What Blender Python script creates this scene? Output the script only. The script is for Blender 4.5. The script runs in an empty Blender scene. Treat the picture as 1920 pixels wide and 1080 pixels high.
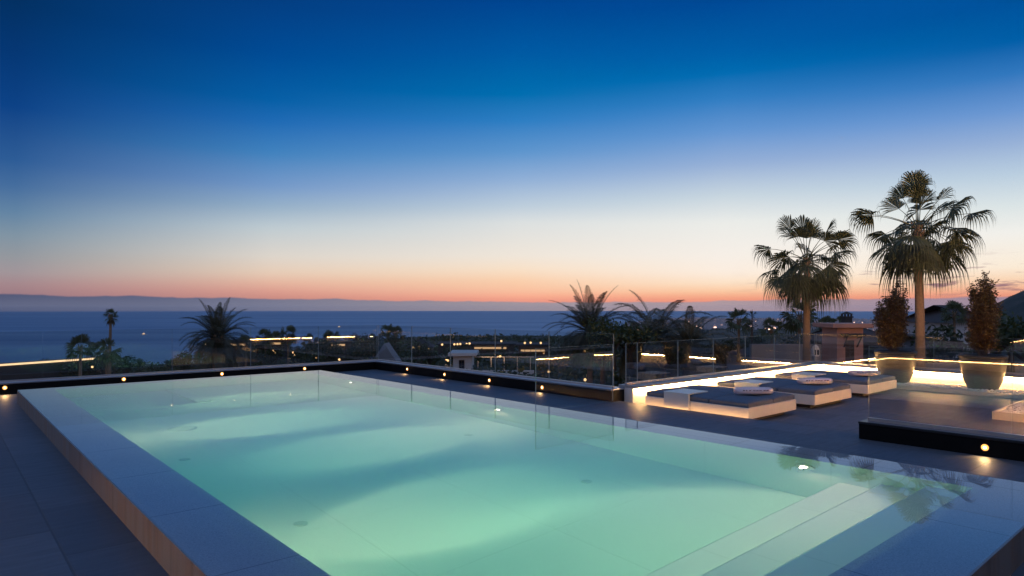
import bpy, math, random
from mathutils import Vector, Matrix
R = math.radians
sc = bpy.context.scene
col = sc.collection
F, HOR, YAW, EYE = 1240.0, 578.0, R(41.2), 1.5
CC, SS = math.cos(YAW), math.sin(YAW)

def at(px, py, d):
    """point at depth d (metres in front of the viewpoint) seen at photo pixel px, py"""
    l = (px - 960) / F * d
    return Vector((l * CC + d * SS, -l * SS + d * CC, EYE - (py - HOR) / F * d))

def polar(az, r, z=0):
    a = YAW + R(az)
    return Vector((r * math.sin(a), r * math.cos(a), z))

# ------------------------------------------------------------------ mesh builder
class MB:
    def __init__(s):
        s.v, s.f, s.m = [], [], []
    def add(s, vs, fs, m=0):
        o = len(s.v)
        s.v.extend([tuple(p) for p in vs])
        for f in fs:
            s.f.append(tuple(i + o for i in f)); s.m.append(m)
    def quad(s, a, b, c, d, m=0):
        s.add([a, b, c, d], [(0, 1, 2, 3)], m)
    def box(s, x0, x1, y0, y1, z0, z1, m=0, side=None):
        vs = [(x0,y0,z0),(x1,y0,z0),(x1,y1,z0),(x0,y1,z0),(x0,y0,z1),(x1,y0,z1),(x1,y1,z1),(x0,y1,z1)]
        fs = [(0,3,2,1),(4,5,6,7),(0,1,5,4),(1,2,6,5),(2,3,7,6),(3,0,4,7)]
        s.add(vs, fs, m)
    def bbox(s, x0, x1, y0, y1, z0, z1, b=.01, m=0):
        """box with chamfered edges"""
        vs = []; idx = {}
        for i, x in enumerate((x0, x1)):
            for j, y in enumerate((y0, y1)):
                for k, z in enumerate((z0, z1)):
                    sx, sy, sz = (1 if i == 0 else -1), (1 if j == 0 else -1), (1 if k == 0 else -1)
                    for a in range(3):
                        p = [x + (sx*b if a != 0 else 0), y + (sy*b if a != 1 else 0), z + (sz*b if a != 2 else 0)]
                        idx[(i,j,k,a)] = len(vs); vs.append(p)
        fs = []
        for i in (0,1):
            q = [(i,0,0,0),(i,1,0,0),(i,1,1,0),(i,0,1,0)]; fs.append([idx[t] for t in (q if i else q[::-1])])
            q = [(0,i,0,1),(1,i,0,1),(1,i,1,1),(0,i,1,1)]; fs.append([idx[t] for t in (q[::-1] if i else q)])
            q = [(0,0,i,2),(1,0,i,2),(1,1,i,2),(0,1,i,2)]; fs.append([idx[t] for t in (q if i else q[::-1])])
        for i in (0,1):
            for j in (0,1):
                fs.append([idx[(i,j,0,0)], idx[(i,j,1,0)], idx[(i,j,1,1)], idx[(i,j,0,1)]])
                fs.append([idx[(i,0,j,0)], idx[(i,1,j,0)], idx[(i,1,j,2)], idx[(i,0,j,2)]])
                fs.append([idx[(0,i,j,1)], idx[(1,i,j,1)], idx[(1,i,j,2)], idx[(0,i,j,2)]])
                for k in (0,1):
                    fs.append([idx[(i,j,k,0)], idx[(i,j,k,1)], idx[(i,j,k,2)]])
        s.add(vs, fs, m)
    def tube(s, pts, rad, n=8, m=0, cap=True):
        pts = [Vector(p) for p in pts]
        if not isinstance(rad, (list, tuple)): rad = [rad] * len(pts)
        o = len(s.v); prev = None
        for i, p in enumerate(pts):
            t = (pts[min(i+1, len(pts)-1)] - pts[max(i-1, 0)]).normalized()
            ref = Vector((0,0,1)) if abs(t.z) < .92 else Vector((1,0,0))
            a = t.cross(ref).normalized(); b = t.cross(a).normalized()
            for k in range(n):
                w = 2*math.pi*k/n
                s.v.append(tuple(p + rad[i]*(math.cos(w)*a + math.sin(w)*b)))
        for i in range(len(pts)-1):
            for k in range(n):
                k2 = (k+1) % n
                s.f.append((o+i*n+k, o+i*n+k2, o+(i+1)*n+k2, o+(i+1)*n+k)); s.m.append(m)
        if cap:
            s.f.append(tuple(o+k for k in range(n))[::-1]); s.m.append(m)
            e = o+(len(pts)-1)*n
            s.f.append(tuple(e+k for k in range(n))); s.m.append(m)
    def lathe(s, prof, n=28, c=(0,0,0), m=0):
        o = len(s.v)
        for r, z in prof:
            for k in range(n):
                w = 2*math.pi*k/n
                s.v.append((c[0]+r*math.cos(w), c[1]+r*math.sin(w), c[2]+z))
        for i in range(len(prof)-1):
            for k in range(n):
                k2 = (k+1) % n
                s.f.append((o+i*n+k, o+i*n+k2, o+(i+1)*n+k2, o+(i+1)*n+k)); s.m.append(m)
        s.f.append(tuple(o+k for k in range(n))[::-1]); s.m.append(m)
        e = o+(len(prof)-1)*n
        s.f.append(tuple(e+k for k in range(n))); s.m.append(m)
    def mesh(s, name, mats, smooth=False):
        me = bpy.data.meshes.new(name)
        me.from_pydata(s.v, [], s.f)
        for m in (mats if isinstance(mats, (list, tuple)) else [mats]): me.materials.append(m)
        me.polygons.foreach_set('material_index', s.m)
        if smooth: me.polygons.foreach_set('use_smooth', [True]*len(s.f))
        me.update()
        return me
    def build(s, name, mats, parent=None, smooth=False, loc=None):
        o = bpy.data.objects.new(name, s.mesh(name, mats, smooth))
        col.objects.link(o)
        if parent: o.parent = parent
        if loc is not None: o.location = loc
        return o

def tag(o, label=None, cat=None, group=None, kind=None):
    if label: o['label'] = label
    if cat: o['category'] = cat
    if group: o['group'] = group
    if kind: o['kind'] = kind
    return o
def thing(name, label, cat, loc=(0,0,0), rotz=0, group=None):
    o = bpy.data.objects.new(name, None); col.objects.link(o)
    o.empty_display_size = .2
    o.location = loc; o.rotation_euler = (0,0,rotz)
    return tag(o, label, cat, group)
def dup(root, loc, rotz=0, label=None, scale=None, group=None):
    r = root.copy(); col.objects.link(r); r.location = loc; r.rotation_euler = (0,0,rotz)
    if scale: r.scale = (scale,)*3 if not isinstance(scale, tuple) else scale
    if label: r['label'] = label
    if group: r['group'] = group
    for ch in list(root.children):
        c = ch.copy(); col.objects.link(c); c.parent = r
        for g in list(ch.children):
            d = g.copy(); col.objects.link(d); d.parent = c
    return r

# ------------------------------------------------------------------ materials
def lin(c):
    return tuple(((x/255)/12.92 if x/255 <= .04045 else (((x/255)+.055)/1.055)**2.4) for x in c) + (1,)
class NT:
    def __init__(s, tree): s.t = tree; s.n = tree.nodes; s.l = tree.links
    def node(s, typ, **kw):
        n = s.n.new(typ)
        for k, v in kw.items():
            if k.startswith('i_'):
                n.inputs[int(k[2:]) if k[2:].isdigit() else k[2:].replace('_',' ')].default_value = v
            else: setattr(n, k, v)
        return n
    def link(s, a, b): s.l.new(a, b)
    def math(s, op, a, b=None, clamp=False):
        n = s.n.new('ShaderNodeMath'); n.operation = op; n.use_clamp = clamp
        for i, x in enumerate((a, b)):
            if x is None: continue
            if isinstance(x, (int, float)): n.inputs[i].default_value = x
            else: s.l.new(x, n.inputs[i])
        return n.outputs[0]
    def mix(s, fac, a, b, blend='MIX'):
        n = s.n.new('ShaderNodeMix'); n.data_type = 'RGBA'; n.blend_type = blend
        for sock, x in ((n.inputs[0], fac), (n.inputs[6], a), (n.inputs[7], b)):
            if isinstance(x, (int, float)): sock.default_value = x
            elif isinstance(x, tuple): sock.default_value = x
            else: s.l.new(x, sock)
        return n.outputs[2]
    def ramp(s, fac, stops, interp='LINEAR'):
        n = s.n.new('ShaderNodeValToRGB'); cr = n.color_ramp; cr.interpolation = interp
        while len(cr.elements) > 1: cr.elements.remove(cr.elements[-1])
        stops = sorted(stops, key=lambda q: q[0])
        cr.elements[0].position = stops[0][0]; cr.elements[0].color = stops[0][1]
        for p, c in stops[1:]:
            e = cr.elements.new(p); e.color = c
        s.l.new(fac, n.inputs[0])
        return n.outputs[0]
    def noise(s, vec, scale, detail=4, rough=.55, out=0, dist=0):
        n = s.n.new('ShaderNodeTexNoise'); n.inputs['Scale'].default_value = scale
        n.inputs['Detail'].default_value = detail; n.inputs['Roughness'].default_value = rough
        n.inputs['Distortion'].default_value = dist
        if vec is not None: s.l.new(vec, n.inputs['Vector'])
        return n.outputs[out]
    def mapping(s, vec, scale=(1,1,1), rot=(0,0,0), loc=(0,0,0)):
        n = s.n.new('ShaderNodeMapping'); n.inputs['Scale'].default_value = scale
        n.inputs['Rotation'].default_value = rot; n.inputs['Location'].default_value = loc
        s.l.new(vec, n.inputs['Vector']); return n.outputs[0]
    def bump(s, h, strength=.3, dist=.01):
        n = s.n.new('ShaderNodeBump'); n.inputs['Strength'].default_value = strength
        n.inputs['Distance'].default_value = dist; s.l.new(h, n.inputs['Height']); return n.outputs[0]

def mat(name, base=(.5,.5,.5), rough=.5, metal=0, var=.15, vscale=6, bump=0, bscale=30, spec=.5, obj=True):
    """principled with a little noise in colour and relief"""
    m = bpy.data.materials.new(name); m.use_nodes = True
    t = NT(m.node_tree); p = t.n['Principled BSDF']
    tc = t.node('ShaderNodeTexCoord').outputs['Object']
    nz = t.noise(tc, vscale, 5)
    c = t.mix(nz, tuple(x*(1-var) for x in base)+(1,), tuple(min(1,x*(1+var)) for x in base)+(1,))
    t.link(c, p.inputs['Base Color'])
    p.inputs['Roughness'].default_value = rough; p.inputs['Metallic'].default_value = metal
    p.inputs['Specular IOR Level'].default_value = spec
    if bump:
        t.link(t.bump(t.noise(tc, bscale, 6), bump, .01), p.inputs['Normal'])
    return m
def emit(name, color, strength):
    m = bpy.data.materials.new(name); m.use_nodes = True
    t = NT(m.node_tree); t.n.remove(t.n['Principled BSDF'])
    e = t.node('ShaderNodeEmission'); e.inputs[0].default_value = tuple(color)+(1,); e.inputs[1].default_value = strength
    t.link(e.outputs[0], t.n['Material Output'].inputs[0])
    return m

M = {}
def deck_material():
    m = bpy.data.materials.new('slate_tiles'); m.use_nodes = True
    t = NT(m.node_tree); p = t.n['Principled BSDF']
    geo = t.node('ShaderNodeNewGeometry').outputs['Position']
    rot = t.mapping(geo, rot=(0,0,R(90)))
    br = t.node('ShaderNodeTexBrick'); t.link(rot, br.inputs['Vector'])
    br.offset = .5
    for k, v in (('Scale',1.0),('Mortar Size',.008),('Mortar Smooth',.3),('Bias',0.0),('Brick Width',1.2),('Row Height',.6)): br.inputs[k].default_value = v
    br.inputs['Color1'].default_value = (.062,.074,.098,1); br.inputs['Color2'].default_value = (.145,.158,.188,1); br.inputs['Mortar'].default_value = (.03,.03,.035,1)
    st = t.noise(t.mapping(geo, scale=(1.2,7,1)), 2.2, 7, .65)
    st2 = t.noise(geo, .7, 4)
    c = t.mix(t.math('MULTIPLY', st, .9), br.outputs['Color'], (.075,.078,.088,1))
    c = t.mix(t.math('MULTIPLY', st2, .45), c, (.135,.145,.165,1))
    t.link(c, p.inputs['Base Color'])
    rr = t.node('ShaderNodeMapRange'); rr.inputs[3].default_value = .42; rr.inputs[4].default_value = .7
    t.link(st, rr.inputs[0]); t.link(rr.outputs[0], p.inputs['Roughness'])
    hgt = t.math('SUBTRACT', t.math('MULTIPLY', t.noise(t.mapping(geo, scale=(1.5,6,1)), 9, 8, .7), .5), t.math('MULTIPLY', br.outputs['Fac'], .8))
    t.link(t.bump(hgt, .45, .008), p.inputs['Normal'])
    return m
def pool_stone():
    m = bpy.data.materials.new('pale_pool_stone'); m.use_nodes = True
    t = NT(m.node_tree); p = t.n['Principled BSDF']
    geo = t.node('ShaderNodeNewGeometry').outputs['Position']
    br = t.node('ShaderNodeTexBrick'); t.link(t.mapping(geo, rot=(0,0,0)), br.inputs['Vector'])
    br.offset = 0
    for k, v in (('Scale',1.0),('Mortar Size',.006),('Brick Width',1.2),('Row Height',1.2)): br.inputs[k].default_value = v
    br.inputs['Color1'].default_value = (.73,.73,.70,1); br.inputs['Color2'].default_value = (.76,.75,.72,1); br.inputs['Mortar'].default_value = (.64,.64,.61,1)
    sp = t.noise(geo, 160, 3, .6)
    c = t.mix(t.math('MULTIPLY', sp, .3), br.outputs['Color'], (.6,.6,.58,1))
    c = t.mix(t.math('MULTIPLY', t.noise(geo, 1.3, 4), .3), c, (.7,.7,.65,1))
    t.link(c, p.inputs['Base Color']); p.inputs['Roughness'].default_value = .5
    t.link(t.bump(sp, .25, .003), p.inputs['Normal'])
    return m
def rim_stone():
    """outer cladding of the pool: stone with vertical rusty run-off stains"""
    m = bpy.data.materials.new('stained_stone'); m.use_nodes = True
    t = NT(m.node_tree); p = t.n['Principled BSDF']
    geo = t.node('ShaderNodeNewGeometry').outputs['Position']
    sp = t.noise(geo, 70, 4, .7)
    runs = t.noise(t.mapping(geo, scale=(1,1,.12)), 5.5, 6, .7)
    c = t.mix(sp, (.17,.145,.13,1), (.26,.23,.205,1))
    rr = t.ramp(runs, [(.42,(0,0,0,1)),(.62,(1,1,1,1))])
    c = t.mix(t.math('MULTIPLY', rr, .6), c, (.24,.13,.075,1))
    rr2 = t.ramp(t.noise(t.mapping(geo, scale=(1,1,.1), loc=(7,3,0)), 7, 5, .6), [(.5,(0,0,0,1)),(.7,(1,1,1,1))])
    c = t.mix(t.math('MULTIPLY', rr2, .55), c, (.06,.052,.048,1))
    t.link(c, p.inputs['Base Color']); p.inputs['Roughness'].default_value = .55
    t.link(t.bump(sp, .5, .004), p.inputs['Normal'])
    return m
def rim_top_stone():
    m = bpy.data.materials.new('speckled_rim_stone'); m.use_nodes = True
    t = NT(m.node_tree); p = t.n['Principled BSDF']
    geo = t.node('ShaderNodeNewGeometry').outputs['Position']
    sp = t.noise(geo, 120, 4, .75)
    c = t.ramp(sp, [(.3,(.28,.30,.33,1)),(.5,(.45,.48,.51,1)),(.7,(.60,.62,.64,1))])
    br = t.node('ShaderNodeTexBrick'); t.link(t.mapping(geo, loc=(.2,.25,0)), br.inputs['Vector']); br.offset = 0
    for k, v in (('Scale',1.0),('Mortar Size',.006),('Brick Width',1.2),('Row Height',1.2)): br.inputs[k].default_value = v
    c = t.mix(t.math('MULTIPLY', br.outputs['Fac'], .55), c, (.12,.12,.12,1))
    c = t.mix(t.math('MULTIPLY', t.ramp(t.noise(geo, 1.1, 5, .6), [(.4,(0,0,0,1)),(.7,(1,1,1,1))]), .35), c, (.34,.36,.39,1))
    t.link(c, p.inputs['Base Color']); p.inputs['Roughness'].default_value = .5
    return m
def water_material():
    m = bpy.data.materials.new('clear_pool_water'); m.use_nodes = True
    t = NT(m.node_tree); t.n.remove(t.n['Principled BSDF'])
    g = t.node('ShaderNodeBsdfGlass'); g.inputs['Roughness'].default_value = 0; g.inputs['IOR'].default_value = 1.333
    geo = t.node('ShaderNodeNewGeometry').outputs['Position']
    t.link(t.bump(t.noise(geo, 1.6, 2), .012, .05), g.inputs['Normal'])
    ab = t.node('ShaderNodeVolumeAbsorption'); ab.inputs[0].default_value = WATER_ABS; ab.inputs[1].default_value = WATER_ABS_D
    ss = t.node('ShaderNodeVolumeScatter'); ss.inputs[0].default_value = (.75,.95,.88,1); ss.inputs[1].default_value = WATER_SC
    ss.inputs['Anisotropy'].default_value = .35
    ad = t.node('ShaderNodeAddShader'); t.link(ab.outputs[0], ad.inputs[0]); t.link(ss.outputs[0], ad.inputs[1])
    out = t.n['Material Output']
    t.link(g.outputs[0], out.inputs['Surface']); t.link(ad.outputs[0], out.inputs['Volume'])
    return m
def glass_material(name='balustrade_glass', GLASS_F0=None):
    GLASS_F0 = GLASS_F0 or globals()['GLASS_F0']
    m = bpy.data.materials.new(name); m.use_nodes = True
    t = NT(m.node_tree); t.n.remove(t.n['Principled BSDF'])
    tr = t.node('ShaderNodeBsdfTransparent'); tr.inputs[0].default_value = (.965,.972,.968,1)
    gl = t.node('ShaderNodeBsdfGlossy'); gl.inputs['Roughness'].default_value = 0.0
    lw = t.node('ShaderNodeLayerWeight'); lw.inputs[0].default_value = .5
    fr = t.math('ADD', t.math('MULTIPLY', t.math('POWER', lw.outputs['Facing'], 5.0), 1-GLASS_F0), GLASS_F0)
    mx = t.node('ShaderNodeMixShader'); t.link(fr, mx.inputs[0]); t.link(tr.outputs[0], mx.inputs[1]); t.link(gl.outputs[0], mx.inputs[2])
    t.link(mx.outputs[0], t.n['Material Output'].inputs[0])
    return m
def leaf_material(name, c1, c2, scale=3.0):
    m = bpy.data.materials.new(name); m.use_nodes = True
    t = NT(m.node_tree); p = t.n['Principled BSDF']
    tc = t.node('ShaderNodeTexCoord').outputs['Object']
    c = t.mix(t.ramp(t.noise(tc, scale, 4), [(.35,(0,0,0,1)),(.65,(1,1,1,1))]), c1+(1,), c2+(1,))
    t.link(c, p.inputs['Base Color']); p.inputs['Roughness'].default_value = .5
    tl = t.node('ShaderNodeBsdfTranslucent'); t.link(c, tl.inputs[0])
    mx = t.node('ShaderNodeMixShader'); mx.inputs[0].default_value = .25
    t.link(p.outputs[0], mx.inputs[1]); t.link(tl.outputs[0], mx.inputs[2]); t.link(mx.outputs[0], t.n['Material Output'].inputs[0])
    return m
def sea_material():
    m = bpy.data.materials.new('sea_water'); m.use_nodes = True
    t = NT(m.node_tree); p = t.n['Principled BSDF']
    geo = t.node('ShaderNodeNewGeometry').outputs['Position']
    v = t.mapping(geo, rot=(0,0,YAW))            # x across the view, y away from shore
    streak = t.noise(t.mapping(v, scale=(.00025,.0022,1)), 1.0, 6, .62)
    c = t.mix(t.ramp(streak, [(.38,(0,0,0,1)),(.62,(1,1,1,1))]), (.11,.18,.275,1), (.22,.31,.39,1))
    t.n.remove(p); df = t.node('ShaderNodeBsdfDiffuse'); t.link(c, df.inputs[0]); gl = t.node('ShaderNodeBsdfGlossy'); gl.inputs['Roughness'].default_value = .35; gl.inputs[0].default_value = (.75,.88,1,1)
    mx = t.node('ShaderNodeMixShader'); mx.inputs[0].default_value = .28; t.link(df.outputs[0], mx.inputs[1]); t.link(gl.outputs[0], mx.inputs[2]); t.link(mx.outputs[0], t.n['Material Output'].inputs[0])
    w = t.noise(t.mapping(v, scale=(.10,.30,1)), 1.0, 3, .6, out=1)
    sub = t.node('ShaderNodeVectorMath', operation='SUBTRACT'); t.link(w, sub.inputs[0]); sub.inputs[1].default_value = (.5,.5,.5)
    mul = t.node('ShaderNodeVectorMath', operation='MULTIPLY'); t.link(sub.outputs[0], mul.inputs[0]); mul.inputs[1].default_value = (1.9,1.9,0)
    add = t.node('ShaderNodeVectorMath', operation='ADD'); t.link(mul.outputs[0], add.inputs[0]); add.inputs[1].default_value = (0,0,1)
    nn = t.node('ShaderNodeVectorMath', operation='NORMALIZE'); t.link(add.outputs[0], nn.inputs[0])
    t.link(nn.outputs[0], gl.inputs['Normal'])
    return m
def ground_material():
    m = bpy.data.materials.new('hillside_ground'); m.use_nodes = True
    t = NT(m.node_tree); p = t.n['Principled BSDF']
    geo = t.node('ShaderNodeNewGeometry').outputs['Position']
    a = t.noise(geo, .035, 8, .65); b = t.noise(geo, .006, 6, .6)
    c = t.ramp(a, [(.3,(.016,.018,.010,1)),(.48,(.030,.032,.018,1)),(.6,(.065,.056,.040,1)),(.75,(.12,.10,.08,1))])
    c = t.mix(t.math('MULTIPLY', b, .6), c, (.03,.035,.02,1))
    t.link(c, p.inputs['Base Color']); p.inputs['Roughness'].default_value = .9
    t.link(t.bump(a, .6, 2.0), p.inputs['Normal'])
    return m
def roof_material(name, c):
    m = bpy.data.materials.new(name); m.use_nodes = True
    t = NT(m.node_tree); p = t.n['Principled BSDF']
    tc = t.node('ShaderNodeTexCoord').outputs['Object']
    w = t.node('ShaderNodeTexWave'); w.inputs['Scale'].default_value = 1.6; w.inputs['Distortion'].default_value = .6; t.link(tc, w.inputs['Vector'])
    cc = t.mix(w.outputs['Fac'], tuple(x*.55 for x in c)+(1,), c+(1,))
    cc = t.mix(t.math('MULTIPLY', t.noise(tc, 4, 5), .5), cc, tuple(x*.7 for x in c)+(1,))
    t.link(cc, p.inputs['Base Color']); p.inputs['Roughness'].default_value = .8
    t.link(t.bump(w.outputs['Fac'], .6, .05), p.inputs['Normal'])
    return m
# ------------------------------------------------------------------ tuning
WATER_ABS, WATER_ABS_D, WATER_SC = (.08,.94,.81,1), .31, .055
GLASS_F0 = .08
LED_COL, LED_STR = (1.0,.53,.19), 230.0
SPOT_COL = (1.0,.58,.24)
WINDOW_FILL = .35  # strength of the added window glow
EAVES_FILL = 70; PALM_W = 2400  # strengths of the added fill lights under the eaves
HAZE = 1.3e-5

M.update(
    deck=deck_material(), pool=pool_stone(), rim=rim_stone(), rimtop=rim_top_stone(), water=water_material(), glass=glass_material(), clearglass=glass_material('clear_glass', .02), loungeglass=glass_material('lounge_glass', .16),
    glass_edge=mat('glass_edge', (.36,.40,.37), .25, spec=.6, var=.1),
    black=mat('black_cladding', (.004,.004,.0045), .5, var=.3, bump=.05, spec=.15),
    black_edge=mat('black_trim', (.02,.02,.022), .3),
    coping=mat('grey_stone_coping', (.30,.29,.28), .4, var=.15, bump=.08),
    render=mat('white_render', (.72,.70,.66), .75, var=.05, bump=.1, bscale=90),
    led=emit('warm_led', LED_COL, LED_STR), led4=emit('soft_led', LED_COL, 60.0), led2=emit('bright_led', (1,.45,.13), LED_STR*1.9), led3=emit('step_fill_led', LED_COL, 11.0), spot=emit('warm_spot', (1,.70,.36), 9.0), spotring=emit('spot_halo_glow', (1,.40,.09), 2.4),
    poollamp=emit('pool_lamp_glow', (1,.92,.72), 7.0),
    steel=mat('brushed_steel', (.55,.55,.55), .3, 1.0, var=.1),
    white=mat('white_lacquer', (.78,.71,.61), .35, var=.03),
    cushion=mat('grey_outdoor_fabric', (.135,.152,.185), .8, var=.12, vscale=20, bump=.25, bscale=220, spec=.25),
    toe=mat('dark_plinth', (.03,.028,.026), .6),
    towel=mat('white_towel', (.66,.62,.68), .9, var=.06, bump=.5, bscale=160, spec=.1),
    ink=mat('plum_embroidery', (.12,.05,.09), .8),
    pot=mat('olive_stone_pot', (.030,.027,.020), .5, var=.2, bump=.15, bscale=40),
    soil=mat('dark_soil', (.03,.022,.015), .95, var=.4, bump=.6),
    pebble=mat('white_pebbles', (.58,.56,.53), .6, var=.25, vscale=9),
    edging=mat('metal_edging', (.5,.47,.42), .4, var=.1),
    palmleaf=leaf_material('palm_frond', (.080,.090,.036), (.135,.140,.058)),
    dryleaf=leaf_material('dry_frond', (.10,.075,.04), (.17,.13,.07)),
    dateleaf=leaf_material('date_frond', (.07,.066,.032), (.13,.115,.058)),
    bark=mat('palm_bark', (.30,.185,.105), .9, var=.4, vscale=14, bump=.9, bscale=18),
    olive=leaf_material('olive_leaves', (.070,.046,.020), (.145,.100,.040), 7),
    leaf=leaf_material('dark_leaves', (.038,.048,.018), (.085,.095,.034), 1.2),
    leaf2=leaf_material('bright_leaves', (.055,.07,.020), (.11,.12,.036), 1.5),
    twig=mat('brown_twigs', (.09,.065,.045), .9),
    sea=sea_material(), ground=ground_material(),
    roof=roof_material('terracotta_roof', (.11,.075,.06)), roofdark=roof_material('dark_roof', (.045,.042,.045)),
    wallwhite=mat('villa_white_wall', (.62,.58,.54), .85, var=.08, vscale=1, bump=.1),
    wallsalmon=mat('salmon_wall', (.52,.27,.20), .85, var=.1, vscale=2, bump=.1),
    walltan=mat('tan_wall', (.40,.31,.21), .85, var=.12, vscale=1),
    wallgrey=mat('grey_wall', (.24,.23,.24), .85, var=.15, vscale=1.5),
    walldark=mat('dark_brown_wall', (.07,.055,.045), .85, var=.2, vscale=1),  # plain dark brown wall colour
    pane=mat('dark_window', (.02,.022,.028), .08, spec=.8),
    wood=mat('dark_timber', (.07,.045,.03), .7, var=.3),
    lamp=emit('lamp_bulb', (1,.60,.26), 1.9), facade2=emit('lit_band_bright', (1,.66,.36), 1.5), facade=emit('lit_band', (1,.60,.30), .7), housewin=emit('window_fill_glow', (1,.62,.34), WINDOW_FILL),
    town=emit('town_light', (1,.60,.42), 3.5), townw=mat('town_walls', (.50,.46,.47), .9),
)

# ------------------------------------------------------------------ camera
cam = bpy.data.objects.new('camera', bpy.data.cameras.new('camera')); col.objects.link(cam)
cam.location = (0,0,EYE); cam.rotation_euler = (R(90),0,-YAW)
cam.data.lens = F/1920*36; cam.data.sensor_width = 36; cam.data.shift_y = (HOR-540)/1920
cam.data.clip_start = .05; cam.data.clip_end = 60000
sc.camera = cam

# ------------------------------------------------------------------ sky
def make_world():
    w = bpy.data.worlds.new('World'); sc.world = w; w.use_nodes = True
    t = NT(w.node_tree); bg = t.n['Background']
    d = t.node('ShaderNodeTexCoord').outputs['Generated']
    nrm = t.node('ShaderNodeVectorMath', operation='NORMALIZE'); t.link(d, nrm.inputs[0]); d = nrm.outputs[0]
    sx = t.node('ShaderNodeSeparateXYZ'); t.link(d, sx.inputs[0])
    X, Y, Z = sx.outputs
    el = t.math('MULTIPLY', t.math('ARCSINE', Z), 180/math.pi)
    # azimuth in degrees from the heading of the pool terrace's long view, clockwise
    u = t.math('SUBTRACT', t.math('MULTIPLY', X, CC), t.math('MULTIPLY', Y, SS))
    v = t.math('ADD', t.math('MULTIPLY', X, SS), t.math('MULTIPLY', Y, CC))
    az = t.math('MULTIPLY', t.math('ARCTAN2', u, v), 180/math.pi)
    cols = {
        30:  [(0,(3,48,98)),(100,(5,55,116)),(200,(12,66,134)),(300,(45,92,150)),(350,(70,110,158)),(400,(100,133,164)),(440,(128,148,164)),(480,(148,152,158)),(510,(162,150,154)),(535,(166,134,138)),(556,(156,122,130))],
        510: [(0,(3,62,130)),(100,(0,75,150)),(200,(5,95,166)),(240,(30,106,180)),(300,(65,130,190)),(360,(115,152,200)),(400,(150,176,200)),(440,(192,204,210)),(480,(222,214,204)),(510,(232,206,184)),(530,(230,182,160)),(545,(222,160,144)),(562,(204,138,128))],
        970: [(0,(0,68,145)),(100,(0,90,165)),(190,(0,110,176)),(240,(45,126,195)),(300,(95,150,206)),(350,(145,176,215)),(400,(190,206,220)),(430,(220,224,224)),(480,(241,231,218)),(505,(250,226,200)),(527,(252,208,172)),(545,(252,194,160)),(557,(252,172,142)),(568,(238,146,128))],
        1360:[(0,(0,72,150)),(100,(0,95,170)),(150,(0,108,178)),(200,(50,126,195)),(260,(100,150,210)),(320,(150,176,215)),(380,(200,214,224)),(430,(236,237,233)),(480,(248,240,231)),(510,(254,239,224)),(530,(255,228,200)),(545,(254,205,165)),(556,(250,172,136)),(568,(242,140,116))],
        1890:[(0,(0,80,156)),(80,(0,95,168)),(140,(50,120,190)),(220,(105,150,210)),(280,(150,176,215)),(340,(186,206,224)),(400,(220,229,230)),(450,(243,241,235)),(500,(253,237,216)),(525,(251,214,180)),(545,(244,174,140)),(560,(234,140,116)),(572,(222,128,110))],
    }
    azs, outs = [], []
    fac = t.math('DIVIDE', el, 90.0, clamp=True)
    for x, lst in cols.items():
        r = math.hypot(F, x-960); st = []
        for y, c in lst:
            if x > 100 and 140 < y < 470: y -= 13
            st.append((math.degrees(math.atan((HOR-y)/r))/90, lin(c)))
        top = lst[0][1]
        st += [(.40, lin((18, int(top[1]*1.05), int(top[2]*1.0)))), (1.0, lin((104, 138, 190)))]
        azs.append(math.degrees(math.atan((x-960)/F))); outs.append(t.ramp(fac, st))
    c = outs[0]
    for i in range(1, 5):
        mr = t.node('ShaderNodeMapRange'); mr.inputs[1].default_value = azs[i-1]; mr.inputs[2].default_value = azs[i]; mr.clamp = True
        t.link(az, mr.inputs[0]); c = t.mix(mr.outputs[0], c, outs[i])
    # cloud streaks near the sunset
    vv = t.node('ShaderNodeCombineXYZ'); t.link(az, vv.inputs[0]); t.link(el, vv.inputs[1])
    cn = t.noise(t.mapping(vv.outputs[0], scale=(.34,2.4,1), loc=(3.1,.4,0)), 1.0, 5, .6)
    cm = t.ramp(cn, [(.54,(0,0,0,1)),(.66,(1,1,1,1))])
    band = t.ramp(t.math('DIVIDE', el, 10, clamp=True), [(.06,(0,0,0,1)),(.14,(1,1,1,1)),(.24,(.9,.9,.9,1)),(.42,(0,0,0,1))])
    azm = t.node('ShaderNodeMapRange'); azm.inputs[1].default_value = 18; azm.inputs[2].default_value = 30; t.link(az, azm.inputs[0])
    cmask = t.math('MULTIPLY', t.math('MULTIPLY', cm, band), t.math('MULTIPLY', azm.outputs[0], .95))
    c = t.mix(cmask, c, lin((150,112,122)))
    # bank of cloud lying on the sea horizon
    azf = t.math('DIVIDE', t.math('ADD', az, 45), 90, clamp=True)
    q = lambda a: (a+45)/90
    bcol = t.ramp(azf, [(q(-45),lin((62,72,104))),(q(-37),lin((74,84,115))),(q(-28),lin((84,95,124))),(q(-20),lin((108,114,138))),(q(0),lin((158,148,154))),(q(17),lin((176,154,158))),(q(30),lin((160,138,152))),(q(45),lin((150,128,145)))])
    bhi = t.math('MULTIPLY', t.math('MULTIPLY', 1.0, 1.0), 1.0)
    topv = t.ramp(azf, [(q(-45),(.34,)*3+(1,)),(q(-37),(.33,)*3+(1,)),(q(-20),(.26,)*3+(1,)),(q(0),(.19,)*3+(1,)),(q(10),(.16,)*3+(1,)),(q(20),(.22,)*3+(1,)),(q(34),(.26,)*3+(1,))])
    n1 = t.noise(t.mapping(vv.outputs[0], scale=(.16,.001,1)), 1.0, 7, .62)
    edge = t.math('ADD', t.math('MULTIPLY', topv, 3.0), t.math('MULTIPLY', t.math('SUBTRACT', n1, .5), .75))
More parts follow.
